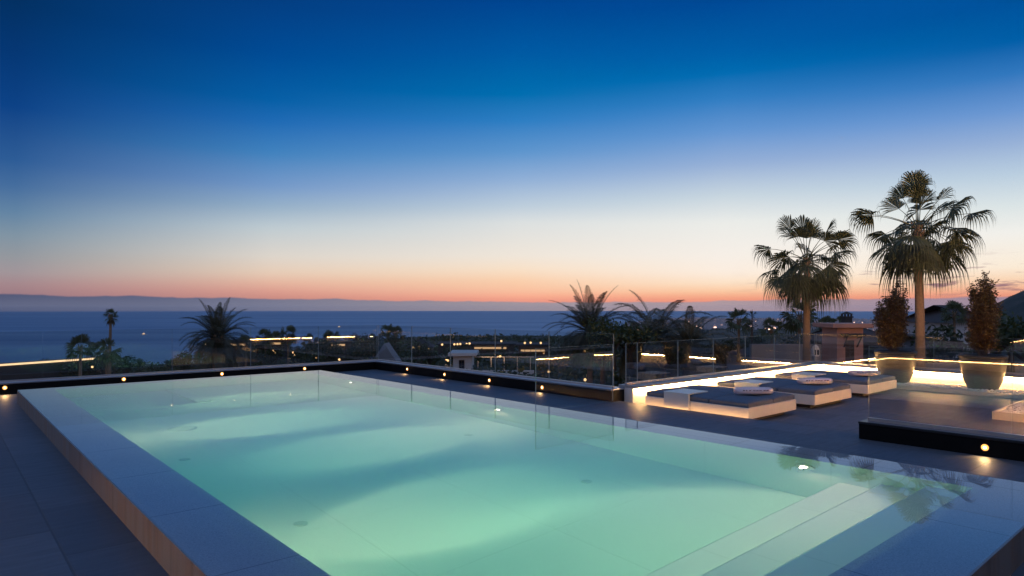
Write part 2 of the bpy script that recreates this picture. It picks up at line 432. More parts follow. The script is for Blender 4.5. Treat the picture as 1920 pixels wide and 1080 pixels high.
    bm = t.node('ShaderNodeMapRange'); bm.inputs[1].default_value = .05; bm.inputs[2].default_value = -.07
    t.link(t.math('SUBTRACT', el, edge), bm.inputs[0])
    soft = t.ramp(t.math('DIVIDE', t.math('ADD', el, .3), 1.4, clamp=True), [(0,(.0,)*3+(1,)),(.35,(.14,)*3+(1,)),(1,(0,)*3+(1,))])
    bcol2 = t.mix(soft, bcol, lin((180,180,196)))
    c = t.mix(t.math('MULTIPLY', bm.outputs[0], .96), c, bcol2)
    # the far side of the sky, behind the viewer: deep blue dusk
    back = t.ramp(fac, [(0,lin((150,130,146))),(.09,lin((142,138,168))),(.3,lin((120,146,190))),(1,lin((104,138,190)))])
    ab = t.node('ShaderNodeMapRange'); ab.inputs[1].default_value = 40; ab.inputs[2].default_value = 125; ab.interpolation_type = 'SMOOTHSTEP'
    t.link(t.math('ABSOLUTE', az), ab.inputs[0]); c = t.mix(ab.outputs[0], c, back)
    # below the horizon
    lo = t.node('ShaderNodeMapRange'); lo.inputs[1].default_value = -.5; lo.inputs[2].default_value = -3; t.link(el, lo.inputs[0])
    c = t.mix(lo.outputs[0], c, lin((22,28,44)))
    t.link(c, bg.inputs[0]); bg.inputs[1].default_value = 1.0
    w.cycles.sampling_method = 'MANUAL'; w.cycles.sample_map_resolution = 1024
make_world()
sc.view_settings.view_transform = 'Standard'; sc.view_settings.look = 'None'
sc.view_settings.exposure = 0; sc.view_settings.gamma = 1
sc.render.engine = 'CYCLES'
cy = sc.cycles
cy.use_denoising = True; cy.denoiser = 'OPENIMAGEDENOISE'
cy.max_bounces = 10; cy.diffuse_bounces = 6; cy.glossy_bounces = 5; cy.transmission_bounces = 8; cy.volume_bounces = 1; cy.transparent_max_bounces = 32
cy.sample_clamp_indirect = 4.0; cy.blur_glossy = .3
cy.use_light_tree = True
M['coping2'] = mat('pale_metal_coping', (.50,.52,.56), .28, .9, var=.08)
mat_drain = mat('drain_grey', (.50,.53,.51), .4)
POOL_W = [1250, 2300, 2700, 2450, 2400]; PITCH = 31
# ------------------------------------------------------------------ terrace
PX0, PX1, PY0, PY1 = 1.0, 6.08, .95, 13.0      # pool outer edges
IX0, IX1, IY0, IY1 = 1.45, 5.64, 1.40, 12.72   # pool inner edges
WZ = .21
FLZ = -1.0                                      # pool floor
LX, LZ = 8.36, -.10                             # lounge step and its floor height
GX, GY = 15.25, 6.75                            # lounge back walls
PLX0, PLX1, PLY0, PLY1 = 8.17, 8.50, 14.45, 14.78

b = MB()
def top(x0, x1, y0, y1, z): b.quad((x0,y0,z),(x1,y0,z),(x1,y1,z),(x0,y1,z))
top(-2.56, PX0, -7, 6.5, 0); top(-.3, PX0, 6.5, 14.8, 0); top(PX0, PX1, -7, PY0, 0); top(PX1, LX, -7, 14.8, 0); top(PX0, PX1, PY1, 14.8, 0)
top(LX, 22, -7, 1.45, 0)
b.quad((LX,1.45,LZ-.1),(LX,GY+.2,LZ-.1),(LX,GY+.2,0),(LX,1.45,0))
b.quad((-.3,6.9,-3),(-.3,14.8,-3),(-.3,14.8,0),(-.3,6.9,0)); b.quad((-2,14.8,-3),(8.5,14.8,-3),(8.5,14.8,0),(-2,14.8,0)); b.quad((LX+.14,6.95,-3),(LX+.14,14.8,-3),(LX+.14,14.8,0),(LX+.14,6.95,0))
b.quad((LX+.14,7.045,-3),(15.545,7.045,-3),(15.545,7.045,-.12),(LX+.14,7.045,-.12)); b.quad((15.545,1.3,-3),(15.545,7.045,-3),(15.545,7.045,-.12),(15.545,1.3,-.12))
deck = tag(b.build('terrace_deck', M['deck']), kind='structure')
b = MB(); top(LX, GX+.1, 1.4, GY+.1, LZ); tag(b.build('lounge_floor', M['deck']), kind='structure')

# ---- pool shell: floor, walls, broad rim, steps at the near end
sw = thing('swimming_pool', 'raised rectangular pool with glowing green water and a wide wet stone rim', 'swimming pool', (PX0, PY0, 0))
def P(mb, name, mats, parent, **k):
    o = mb.build(name, mats, parent, **k)
    o.matrix_parent_inverse = Matrix.Translation(Vector(parent.location)).inverted() if parent.rotation_euler.z == 0 else Matrix.Identity(4)
    return o
RZ = WZ - .012
b = MB()
b.quad((IX0,IY0,FLZ),(IX1,IY0,FLZ),(IX1,IY1,FLZ),(IX0,IY1,FLZ))
b.quad((IX0,IY0,FLZ),(IX0,IY1,FLZ),(IX0,IY1,RZ),(IX0,IY0,RZ)); b.quad((IX1,IY1,FLZ),(IX1,IY0,FLZ),(IX1,IY0,RZ),(IX1,IY1,RZ))
b.quad((IX0,IY1,FLZ),(IX1,IY1,FLZ),(IX1,IY1,RZ),(IX0,IY1,RZ)); b.quad((IX1,IY0,FLZ),(IX0,IY0,FLZ),(IX0,IY0,RZ),(IX1,IY0,RZ))
P(b, 'basin', M['pool'], sw)
b = MB()
for x0, x1, y0, y1 in ((PX0,IX0,PY0,PY1),(IX1,PX1,PY0,PY1),(IX0,IX1,PY0,IY0),(IX0,IX1,IY1,PY1)): b.quad((x0,y0,RZ),(x1,y0,RZ),(x1,y1,RZ),(x0,y1,RZ))
P(b, 'rim', M['rimtop'], sw)
b = MB()
b.quad((PX0,PY1,-.6),(PX0,PY0,-.6),(PX0,PY0,RZ),(PX0,PY1,RZ)); b.quad((PX1,PY0,-.6),(PX1,PY1,-.6),(PX1,PY1,RZ),(PX1,PY0,RZ))
b.quad((PX0,PY0,-.6),(PX1,PY0,-.6),(PX1,PY0,RZ),(PX0,PY0,RZ)); b.quad((PX1,PY1,-.6),(PX0,PY1,-.6),(PX0,PY1,RZ),(PX1,PY1,RZ))
P(b, 'outer_cladding', M['rim'], sw)
for i, (y1, dz) in enumerate(((1.70,.20),(2.02,.40),(2.34,.60))):
    b = MB(); y0 = (IY0,1.70,2.02)[i] - .001
    b.bbox(IX0-.02, IX1+.02, y0-.02 if i == 0 else y0-.006, y1, FLZ-.02, WZ-dz, .012)
    P(b, 'step', M['pool'], sw)
b = MB()   # ledge along the far wall with its dividing ridge
b.bbox(3.05, 3.30, 10.9, IY1+.02, FLZ-.02, FLZ+.16, .02); P(b, 'floor_ridge', M['pool'], sw)
# floor drains
for x, y, r in ((2.35,8.95,.17),(1.95,7.35,.055),(2.15,4.95,.055),(4.9,6.4,.055),(4.6,4.2,.055)):
    b = MB(); b.lathe([(r,0),(r,.006),(r*.8,.014),(.02,.014)], 24, (x,y,FLZ+.001)); P(b, 'floor_drain', mat_drain if 'mat_drain' in globals() else M['pot'], sw)
# the water itself, a film of it lying over the rim
b = MB(); b.box(PX0+.004, PX1-.004, PY0+.004, PY1-.004, FLZ-.05, WZ)
tag(b.build('pool_water', M['water']), kind='structure')
# ---- underwater lamps
LAMPS = [(IX1, 10.8, -1), (IX1, 6.7, -1), (IX1, 2.62, -1), (IX0, 8.65, 1), (IX0, 4.5, 1)]
lab = ['underwater pool lamp in the right wall, the farthest one', 'underwater pool lamp in the right wall, the middle one', 'underwater pool lamp in the right wall beside the steps',
       'underwater pool lamp hidden behind the left rim, the farther one', 'underwater pool lamp hidden behind the left rim, the nearer one']
for i, (x, y, s) in enumerate(LAMPS):
    z = WZ - .30
    th = thing('underwater_lamp', lab[i], 'pool lamp', (x, y, z), 0 if s > 0 else math.pi, 'underwater lamps along the pool walls')
    m = MB(); m.tube([(-.03,0,0),(.018,0,0)], .085, 24); m.build('lamp_ring', M['steel'], th)
    m = MB(); m.tube([(.0185,0,0),(.026,0,0)], .034, 24); m.build('lens', M['poollamp'], th)
    # one lamp: a bright soft beam (cos^n lobe) over a weak wide spill
    ld = bpy.data.lights.new('underwater_beam', 'SPOT'); ld.energy = POOL_W[i]; ld.color = (1,.65,.40); ld.spot_size = R(175); ld.spot_blend = .3; ld.shadow_soft_size = .012
    ld.use_nodes = True; tl = NT(ld.node_tree); em = tl.n['Emission']
    nz = tl.node('ShaderNodeSeparateXYZ'); tl.link(tl.node('ShaderNodeTexCoord').outputs['Normal'], nz.inputs[0])
    ca = tl.math('ABSOLUTE', nz.outputs[2])
    tl.link(tl.math('ADD', tl.math('POWER', ca, 6.0 if i == 2 else 40.0), tl.math('MULTIPLY', ca, .017)), em.inputs['Strength'])
    lo = bpy.data.objects.new('underwater_beam', ld); col.objects.link(lo); lo.parent = th; lo.location = (.07,0,0)
    lo.rotation_euler = Vector((math.cos(R(PITCH)), .16 if i == 2 else 0, -math.sin(R(PITCH if i != 2 else 24)))).to_track_quat('-Z','Y').to_euler()

# ---- black plinths carrying the glass
def plinth(label, x0, x1, y0, y1, h, back):
    th = thing('black_plinth', label, 'low wall', (x0, y0, 0), 0, 'black plinths under the glass')
    m = MB(); m.bbox(0, x1-x0, 0, y1-y0, -.02, h-.03, .004); m.build('plinth_body', M['black'], th)
    m = MB(); m.bbox(-.006, x1-x0+.006, -.006, y1-y0+.006, h-.029, h, .005); m.build('coping', M['coping2' if y1 > 4 else 'black_edge'], th)
    return th
plinth('long low black plinth behind the far end of the pool', -.6, PLX1, PLY0, PLY1, .205, 'y')
plinth('low black plinth along the right walkway, running back to the far corner', PLX0, PLX1, 6.92, PLY0-.008, .205, 'x')
plinth('low black plinth at the right edge, nearest the camera', 8.02, 8.35, -3.2, 3.10, .20, 'x')

# ---- recessed spotlights in the plinth faces
spots = [('y', -.02, 'small round spotlight on the far plinth, leftmost one at the frame edge')]
def facepoint(px, py, axis, c):
    k = (px-960)/F
    if axis == 'y': y = c; x = y*(SS+k*CC)/(CC-k*SS)
    else: x = c; y = x*(CC-k*SS)/(SS+k*CC)
    d = x*SS+y*CC
    return Vector((x, y, EYE-(py-HOR)/F*d))
proto = None
SP = [((9,727),'y',PLY0,'recessed spotlight in the far plinth, leftmost, beside the pool corner'),
      ((232,711),'y',PLY0,'recessed spotlight in the far plinth, second from the left'),
      ((416,701),'y',PLY0,'recessed spotlight in the far plinth, below the big date palm'),
      ((571,691),'y',PLY0,'recessed spotlight in the far plinth, closest to the corner'),
      ((764,692),'x',PLX0,'recessed spotlight in the right plinth, farthest, beside the corner'),
      ((834,702),'x',PLX0,'recessed spotlight in the right plinth, second from the corner'),
      ((918,713),'x',PLX0,'recessed spotlight in the right plinth, third from the corner'),
      ((1017,727),'x',PLX0,'recessed spotlight in the right plinth, nearest the plinth end'),
      ((1847,841),'x',8.02,'recessed spotlight alone in the near black plinth at the right')]
for (px, py), ax, c0, lb in SP:
    p = facepoint(px, py, ax, c0); p.z = min(max(p.z, .09), .14)
    rz = math.pi/2 if ax == 'x' else math.pi  # local +y points out of the face
    if proto is None:
        proto = thing('recessed_spotlight', lb, 'spotlight', p, rz, 'recessed spotlights in the black plinths')
        m = MB(); m.tube([(0,-.02,0),(0,.006,0)], .042, 20); m.build('bezel', M['black_edge'], proto)
        m = MB(); m.tube([(0,.0065,0),(0,.011,0)], [.033,.030], 20); m.build('halo_ring', M['spotring'], proto)  # orange halo round the lamp, built as a glowing ring
        m = MB(); m.tube([(0,.0115,0),(0,.018,0)], [.015,.011], 16); m.build('lens', M['spot'], proto)
    else: dup(proto, p, rz, lb)
    L = bpy.data.lights.new('spot_glow', 'SPOT'); L.energy = 4.2; L.color = SPOT_COL; L.spot_size = R(120); L.spot_blend = .8; L.shadow_soft_size = .02
    lo = bpy.data.objects.new('spot_glow', L); col.objects.link(lo)
    out = Vector((0,-1,0)) if ax == 'y' else Vector((-1,0,0))
    lo.location = p + out*.035; lo.rotation_euler = (out + Vector((0,0,-.9))).to_track_quat('-Z','Y').to_euler()

# ---- glass balustrades
def balustrade(label, ax, c, joints, z0, z1, gap=.010, th_=.015, channel=True, gm='glass'):
    p0 = (joints[0], c, z0) if ax == 'x' else (c, joints[0], z0)
    t = thing('glass_balustrade', label, 'glass balustrade', p0, 0, 'frameless glass balustrades')
    for a, e in zip(joints[:-1], joints[1:]):
        s = 1 if e > a else -1
        a2, e2 = a+s*gap/2-joints[0], e-s*gap/2-joints[0]
        lo, hi = min(a2,e2), max(a2,e2)
        m = MB(); h = z1-z0; w = th_/2
        x0, x1, y0, y1 = (lo, hi, -w, w) if ax == 'x' else (-w, w, lo, hi)
        vs = [(x0,y0,0),(x1,y0,0),(x1,y1,0),(x0,y1,0),(x0,y0,h),(x1,y0,h),(x1,y1,h),(x0,y1,h)]
        big = (2,4) if ax == 'x' else (3,5)
        fs = [(0,3,2,1),(4,5,6,7),(0,1,5,4),(1,2,6,5),(2,3,7,6),(3,0,4,7)]
        for i, f in enumerate(fs): m.add(vs, [f], 0 if i in big else 1)
        m.build('glass_panel', [M[gm], M['glass_edge']], t)
    if not channel: return t
    m = MB()   # slim base channel
    L = abs(joints[-1]-joints[0]); lo = min(0, joints[-1]-joints[0])
    if ax == 'x': m.box(lo, lo+L, -.022, .022, -.004, .028)
    else: m.box(-.022, .022, lo, lo+L, -.004, .028)
    m.build('base_channel', M['steel'], t)
    return t
def jx(px, axis, c):
    p = facepoint(px, 600, axis, c); return p.x if axis == 'y' else p.y
cy_ = PLY0+.17; cx_ = PLX0+.17
balustrade('frameless glass balustrade behind the far end of the pool', 'x', cy_, [-.6]+[jx(p,'y',cy_) for p in (80,153,323,470,597)]+[cx_-.02], .203, 1.085)
balustrade('frameless glass balustrade on the right plinth between the pool and the hillside', 'y', cx_, [cy_-.02]+[jx(p,'x',cx_) for p in (772,844.5,928.5,1029.5,1151)], .203, 1.085)
gy = GY+.16
balustrade('frameless glass balustrade behind the three daybeds', 'x', gy, [PLX1+.02]+[jx(p,'y',gy) for p in (1195,1271,1337.5,1397.5,1452,1499.5)]+[GX+.14], .25, .925, gm='loungeglass')
gx = GX+.16
balustrade('frameless glass balustrade behind the two potted trees', 'y', gx, [gy-.02]+[jx(p,'x',gx) for p in (1751,1960)]+[1.3], .25, .925)
balustrade('near frameless glass balustrade on the black plinth at the right', 'y', 8.185, [3.055, jx(1897,'x',8.185), .35, -1.0, -2.4], .203, 1.06)
balustrade('single glass panel closing the walkway between pool and plinth end', 'x', gy-.05, [6.45, 8.14], .03, .925, channel=False, gm='clearglass')

# ---- lit walls round the lounge: rendered wall, overhanging coping and a LED line under it
def lit_wall(label, x0, x1, y0, y1, z0, face, zt=.245, led='led'):
    """face: which side looks into the lounge: '-y','+y','-x','+x'"""
    t = thing('lit_parapet', label, 'parapet wall', (x0,y0,z0), 0, 'parapets with a warm light line under the coping')
    W, D, H = x1-x0, y1-y0, zt-z0
    o = .075; cx0, cx1, cy0, cy1 = 0, W, 0, D
    wx0, wx1, wy0, wy1 = 0, W, 0, D
    if face == '-y': wy0 = o
    if face == '+y': wy1 = D-o
    if face == '-x': wx0 = o
    if face == '+x': wx1 = W-o
    m = MB(); m.box(wx0+.002, wx1-.002, wy0+.002, wy1-.002, 0, H-.041); m.build('wall', M['render'], t)
    m = MB(); m.bbox(cx0, cx1, cy0, cy1, H-.04, H, .004); m.build('coping', M['coping'], t)
    q = .018; e = .03
    lx0, lx1, ly0, ly1 = e, W-e, e, D-e
    if face == '-y': ly0, ly1 = o-.055, o-.055+q
    if face == '+y': ly0, ly1 = D-o+.055-q, D-o+.055
    if face == '-x': lx0, lx1 = o-.055, o-.055+q
    if face == '+x': lx0, lx1 = W-o+.055-q, W-o+.055
    m = MB(); m.box(lx0, lx1, ly0, ly1, H-.056, H-.041); m.build('light_strip', M[led], t)
    return t
lit_wall('low parapet with a glowing light line behind the daybeds', PLX1+.002, GX-.004, GY-.075, GY+.30, LZ-.02, '-y')
lit_wall('low parapet with a glowing light line behind the big planted pots', GX-.075, GX+.30, 1.45, GY+.30, LZ-.02, '-x')
lit_wall('low parapet with a glowing light line closing the lounge on the right', 9.9, GX-.08, 1.12, 1.50, LZ-.02, '+y', led='led2')
m = MB(); m.box(LX+.003, LX+.015, 1.6, GY-.1, -.028, -.014); tag(m.build('step_fill_light', M['led3']), 'added fill strip under the nosing of the lounge step', 'fill light strip')  # unseen strip added to light the side of the nearest daybed
lit_wall('low parapet with a glowing light line left of the pool deck', -2.9, -2.5, -5.0, 6.88, -.02, '+x', led='led4')
lit_wall('short low parapet with a glowing light line at the left deck edge', -2.49, -.32, 6.5, 6.88, -.02, '-y', led='led4')

# ---- daybeds with side tables and rolled towels
def soft_pad(x0, x1, y0, y1, z0, z1, seed):
    rng = random.Random(seed); m = MB(); n = 14; pos = [-1,-.985,-.95,-.88,-.7,-.45,-.15,.15,.45,.7,.88,.95,.985,1]; g = []
    for u in pos:
        row = []
        for v in pos:
            e = max(abs(u),abs(v)); zz = z1-.022*e**14-.007*(u*u+v*v)+.0025*math.sin(u*5+seed)*math.cos(v*4+seed*2)
            row.append((x0+(u+1)/2*(x1-x0), y0+(v+1)/2*(y1-y0), zz))
        g.append(row)
    for i in range(n-1):
        for j in range(n-1): m.quad(g[i][j], g[i+1][j], g[i+1][j+1], g[i][j+1])
    ring = [g[i][0] for i in range(n)]+[g[n-1][j] for j in range(1,n)]+[g[i][n-1] for i in range(n-2,-1,-1)]+[g[0][j] for j in range(n-2,0,-1)]
    cx, cy = (x0+x1)/2, (y0+y1)/2
    for a, b in zip(ring, ring[1:]+ring[:1]):
        p = lambda q, z, k: (cx+(q[0]-cx)*k, cy+(q[1]-cy)*k, z)
        zs = (a[2], z0+.055, z0+.012, z0)
        ks = (1, 1.006, 1.004, .99)
        for t in range(3): m.quad(p(a,zs[t] if t else a[2],ks[t]), p(a,zs[t+1],ks[t+1]), p(b,zs[t+1],ks[t+1]), p(b,zs[t] if t else b[2],ks[t]))
    return m
def daybed(x0, label, tlabel, wlabel):
    W, L, y0 = 1.40, 1.76, 4.70
    t = thing('daybed', label, 'daybed', (x0, y0, LZ), 0, 'low white daybeds in the lounge')
    m = MB(); m.bbox(.13, W-.13, .13, L-.10, 0, .066, .004); m.build('toe_plinth', M['toe'], t)
    m = MB(); m.bbox(0, W, 0, L, .066, .222, .006); m.build('base', M['white'], t)
    g = .006
    cuts_x = (.0, .72, W); cuts_y = (.0, .62, L)
    for i in range(2):
        for j in range(2):
            m = soft_pad(cuts_x[i]+.02+(g if i else 0), cuts_x[i+1]-(0 if i == 0 else .02), cuts_y[j]+.02+(g if j else 0), cuts_y[j+1]-(0 if j == 0 else .02), .2225, .312+(.006 if (i+j)%2 else 0), x0*3+i*2+j)
            m.build('cushion', M['cushion'], t)
    # side table: a white tray with two legs straddling the edge of the bed
    s = thing('side_table', tlabel, 'side table', (x0-.05, y0+.93, LZ), 0, 'white side tables at the daybeds')
    m = MB(); m.bbox(0, .52, 0, .44, .318, .336, .004); m.build('table_top', M['white'], s)
    m = MB(); m.bbox(.0, .045, 0.002, .438, 0.001, .3175, .004); m.build('side_panel', M['white'], s)
    # towel
    w = thing('rolled_towel', wlabel, 'towel', (x0+.78, y0+.36, LZ+.319), R(-38), 'rolled towels on the daybeds')
    m = MB()
    prof = []
    n = 9; rng = random.Random(int(x0*10))
    Lt, hw, hh = .52, .115, .05
    for i in range(n):
        xx = -Lt/2 + Lt*i/(n-1); e = 1 - .10*(abs(xx)/(Lt/2))**3
        ring = []
        for k in range(20):
            a = 2*math.pi*k/20; ca, sa = math.cos(a), math.sin(a)
            ring.append((xx, hw*e*math.copysign(abs(ca)**.6, ca), hh+hh*e*math.copysign(abs(sa)**.6, sa)+rng.uniform(-.0015,.0015)))
        prof.append(ring)
    vs = [p for r_ in prof for p in r_]
    fs = [(i*20+k, i*20+(k+1)%20, (i+1)*20+(k+1)%20, (i+1)*20+k) for i in range(n-1) for k in range(20)]
    fs += [tuple(range(20))[::-1], tuple((n-1)*20+k for k in range(20))]
    m.add(vs, fs); m.build('towel_roll', M['towel'], w, smooth=True)
    # embroidered line of small capitals on the side facing the walkway
    m = MB(); xx = -.20
    for wl in (3, 2, 6, 4):
        for q in range(wl):
            hgt = .014
            m.box(xx, xx+.004, -hw-.0035, -hw+.012, .060, .060+hgt)
            if (q+wl) % 2: m.box(xx+.0041, xx+.012, -hw-.0035, -hw+.012, .060+hgt-.004, .060+hgt)
            if q % 3 != 1: m.box(xx+.0041, xx+.012, -hw-.0035, -hw+.012, .0595, .0635)
            if q % 2 == 0: m.box(xx+.0121, xx+.0155, -hw-.0035, -hw+.012, .060, .060+hgt)
            xx += .022
        xx += .022
    m.build('embroidered_lettering', M['ink'], w)
daybed(8.44, 'low white daybed with grey cushions, nearest the pool', 'white side table standing over the edge of the daybed nearest the pool', 'rolled white towel with dark lettering on the daybed nearest the pool')
daybed(10.47, 'low white daybed with grey cushions, middle of the three', 'white side table at the middle daybed', 'rolled white towel with dark lettering on the middle daybed')
daybed(12.56, 'low white daybed with grey cushions, nearest the big pots', 'white side table at the daybed nearest the big pots', 'rolled white towel with dark lettering on the daybed nearest the big pots')

# ---- pebble beds and their edging
def pebbles(x0, x1, y0, y1, n, seed):
    rng = random.Random(seed); m = MB()
    for _ in range(n):
        x, y = rng.uniform(x0,x1), rng.uniform(y0,y1); r = rng.uniform(.014,.036)
        z = LZ+.065+rng.uniform(0,.03); a = rng.uniform(0,6.3); ca, sa = math.cos(a), math.sin(a)
        vs = []
        for (px,py,pz) in ((1,0,0),(-1,0,0),(0,1,0),(0,-1,0),(.1,0,1),(0,.1,-1),(.7,.7,.3),(-.7,.65,.25),(.6,-.7,.3),(-.65,-.65,.2)):
            qx, qy, qz = px*r*1.3*rng.uniform(.8,1.15), py*r*rng.uniform(.8,1.15), pz*r*.75
            vs.append((x+qx*ca-qy*sa, y+qx*sa+qy*ca, z+qz))
        m.add(vs, [(4,0,6),(4,6,2),(4,2,7),(4,7,1),(4,1,9),(4,9,3),(4,3,8),(4,8,0),(5,6,0),(5,2,6),(5,7,2),(5,1,7),(5,9,1),(5,3,9),(5,8,3),(5,0,8)])
    m.quad((x0,y0,LZ+.06),(x1,y0,LZ+.06),(x1,y1,LZ+.06),(x0,y1,LZ+.06))
    return m
m = pebbles(14.45, GX, 1.5, GY-.02, 2600, 1); tag(m.build('white_pebble_bed', M['pebble']), 'white pebbles filling the bed under the planted pots', 'pebbles', kind='stuff')
m = pebbles(11.55, 14.40, 1.5, 2.58, 2300, 2); tag(m.build('white_pebble_bed', M['pebble']), 'white pebbles in the bed at the right frame edge', 'pebbles', kind='stuff')
m = MB(); m.bbox(14.41, 14.445, 2.62, GY-.08, LZ, LZ+.075, .003); tag(m.build('bed_edging', M['edging']), 'straight metal edging in front of the planted pots', 'garden edging')
m = MB(); m.bbox(11.50, 14.40, 2.585, 2.618, LZ, LZ+.115, .003); m.bbox(11.50, 11.545, 1.52, 2.583, LZ, LZ+.115, .003)
tag(m.build('bed_edging', M['edging']), 'metal edging of the right pebble bed, lit along its top', 'garden edging')

# ---- pots and the small trees in them
def potted(x, y, seed, plabel, tlabel, h=1.5, s=1.0):
    t = thing('planter_pot', plabel, 'plant pot', (x,y,LZ+.065), 0, 'large round planted pots')
    m = MB(); m.lathe([(.20,0),(.235,.02),(.30,.17),(.345,.34),(.365,.52),(.375,.60),(.385,.615),(.385,.66),(.365,.665),(.345,.655),(.34,.60)], 40)
    m.build('pot_body', M['pot'], t, smooth=True)
    m = MB(); m.lathe([(.345,0),(.30,.012),(.18,.022),(.02,.026)], 24, (0,0,.612)); m.build('soil', M['soil'], t)
    rng = random.Random(seed)
    tr = thing('potted_tree', tlabel, 'small tree', (x,y,LZ+.065+.63), 0, 'slender potted trees')
    tw = MB(); cr = MB()
    for k in range(30):
        a = rng.uniform(0,6.28); lean = rng.uniform(.03,.50)*rng.uniform(.6,1); hh = h*(1.02-1.0*max(0,lean-.08))*rng.uniform(.72,1.03); 
        pts = [Vector((.04*math.cos(a),.04*math.sin(a),0))]
        for q in range(1,7):
            f = q/6; pts.append(Vector((lean*math.cos(a)*f**.45*(1-.25*f)+rng.uniform(-.02,.02), lean*math.sin(a)*f**.45*(1-.25*f)+rng.uniform(-.02,.02), hh*f)))
        tw.tube(pts, [.012*(1-i/8) for i in range(7)], 5, cap=False)
        for q in range(60):
            f = rng.uniform(.06,1.0)**.8; i = min(5,int(f*6)); p = pts[i].lerp(pts[i+1], f*6-i)
            ln = rng.uniform(.05,.17)*(1.1-.45*f); b_ = rng.uniform(0,6.28); dr = Vector((math.cos(b_), math.sin(b_), rng.uniform(-.2,.9))).normalized()
            e = p+dr*ln
            tw.add([p, p+Vector((.002,.002,0)), e], [(0,1,2)])
            for w in range(7):
                c = p.lerp(e, rng.uniform(.3,1.1)) + Vector((rng.gauss(0,.022),rng.gauss(0,.022),rng.gauss(0,.022)))
                u = Vector((rng.gauss(0,1),rng.gauss(0,1),rng.gauss(0,.6))).normalized(); v = u.cross(Vector((rng.gauss(0,1),rng.gauss(0,1),rng.gauss(0,1)))).normalized()
                l, ww = rng.uniform(.018,.036), rng.uniform(.007,.013)
                cr.add([c-u*l, c+v*ww, c+u*l, c-v*ww], [(0,1,2,3)])
    tw.build('trunk', M['twig'], tr); cr.build('crown', M['olive'], tr)
potted(14.83, 5.02, 11, 'big rounded stone pot behind the farthest daybed', 'slender bushy tree in the pot behind the farthest daybed', 1.45)
potted(14.83, 3.52, 12, 'big rounded stone pot standing free on the white pebbles', 'slender bushy tree in the pot standing free on the pebbles', 1.47)
potted(14.72, 2.05, 13, 'big rounded stone pot in the lounge corner mirrored in the glass', 'slender bushy tree in the corner pot, seen mirrored in the glass', 1.4)
potted(12.7, 1.95, 14, 'big rounded stone pot in the middle of the right pebble bed', 'slender bushy tree in the middle of the right pebble bed', 1.3)

# ---- the villa the terrace belongs to, behind the viewer: its lit windows are added to warm the lounge
t = thing('main_villa', 'dark clad villa overlooking the lounge terrace', 'villa', (2.0,-3.6,0))
m = MB(); m.box(0, 18, -6, -.3, -.02, 3.4); m.build('wall', M['walldark'], t)
m = MB(); m.bbox(-.4, 18.4, -6.4, .9, 3.405, 3.7, .02); m.build('roof', M['render'], t)
for i in range(4):
    x0 = 6.2+i*2.9
    m = MB()
    for a in ((x0-.08,x0+2.48,.82,.90),(x0-.08,x0+2.48,2.60,2.68),(x0-.08,x0,.901,2.599),(x0+2.40,x0+2.48,.901,2.599),(x0+1.18,x0+1.22,.901,2.599)): m.box(a[0],a[1],-.298,-.20,a[2],a[3])
    wf = m.build('window', M['black_edge'], t)
    m = MB(); m.box(x0+.001, x0+2.399, -.297, -.25, .901, 2.599); m.build('pane', M['housewin'], wf)  # glowing panes added out of view to warm the lounge
    # unseen fill lights added under the eaves, for the lounge and the palms
for i in range(4):
    x0 = 8.0+i*2.7
    th = thing('eaves_fill_light', ('first','second','third','last')[i]+' added fill light under the villa eaves, out of view', 'spotlight', (x0,-2.9,3.40), 0, 'added fill lights under the villa eaves')
    m = MB(); m.tube([(0,0,0),(0,.02,-.14)], .05, 16); m.build('housing', M['black_edge'], th)
    m = MB(); m.tube([(0,.0205,-.141),(0,.0215,-.148)], .042, 16); m.build('lens', M['spot'], th)
    L = bpy.data.lights.new('eaves_fill_beam', 'SPOT'); L.energy = EAVES_FILL; L.color = (1,.66,.36); L.spot_size = R(84); L.spot_blend = .9; L.shadow_soft_size = .05
    lo = bpy.data.objects.new('eaves_fill_beam', L); col.objects.link(lo); lo.parent = th; lo.location = (0,.05,-.19)
    aim = (Vector((.4,8,-1.9)), Vector((25.0-x0,11.5+2.9,-.3)), Vector((-.4,8,-1.9)), Vector((25.2-x0,7.8+2.9,.4)))[i]
    if i in (1,3): L.energy = PALM_W; L.color = (1,.56,.27); L.spot_size = R(44)
    lo.rotation_euler = aim.to_track_quat('-Z','Y').to_euler()
# ------------------------------------------------------------------ land, sea
def smooth(a, b, x):
    t = min(1, max(0, (x-a)/(b-a))); return t*t*(3-2*t)
def hash2(ix, iy, s=0):
    n = math.sin(ix*127.1+iy*311.7+s*74.7)*43758.5453; return n-math.floor(n)
def vnoise(x, y, s=0):
    ix, iy = math.floor(x), math.floor(y); fx, fy = x-ix, y-iy
    fx, fy = fx*fx*(3-2*fx), fy*fy*(3-2*fy)
    a = hash2(ix,iy,s)+(hash2(ix+1,iy,s)-hash2(ix,iy,s))*fx
    b = hash2(ix,iy+1,s)+(hash2(ix+1,iy+1,s)-hash2(ix,iy+1,s))*fx
    return a+(b-a)*fy
SEAZ = -82.0
def coast(az):
    m = smooth(6, 15, az)
    r = 1180 + 900*smooth(-26,-4,az) + 60*(vnoise(az*.35, 3)-.5)*2
    r = r*(1-m) + (5150+300*(vnoise(az*.5,9)-.5))*m
    return r
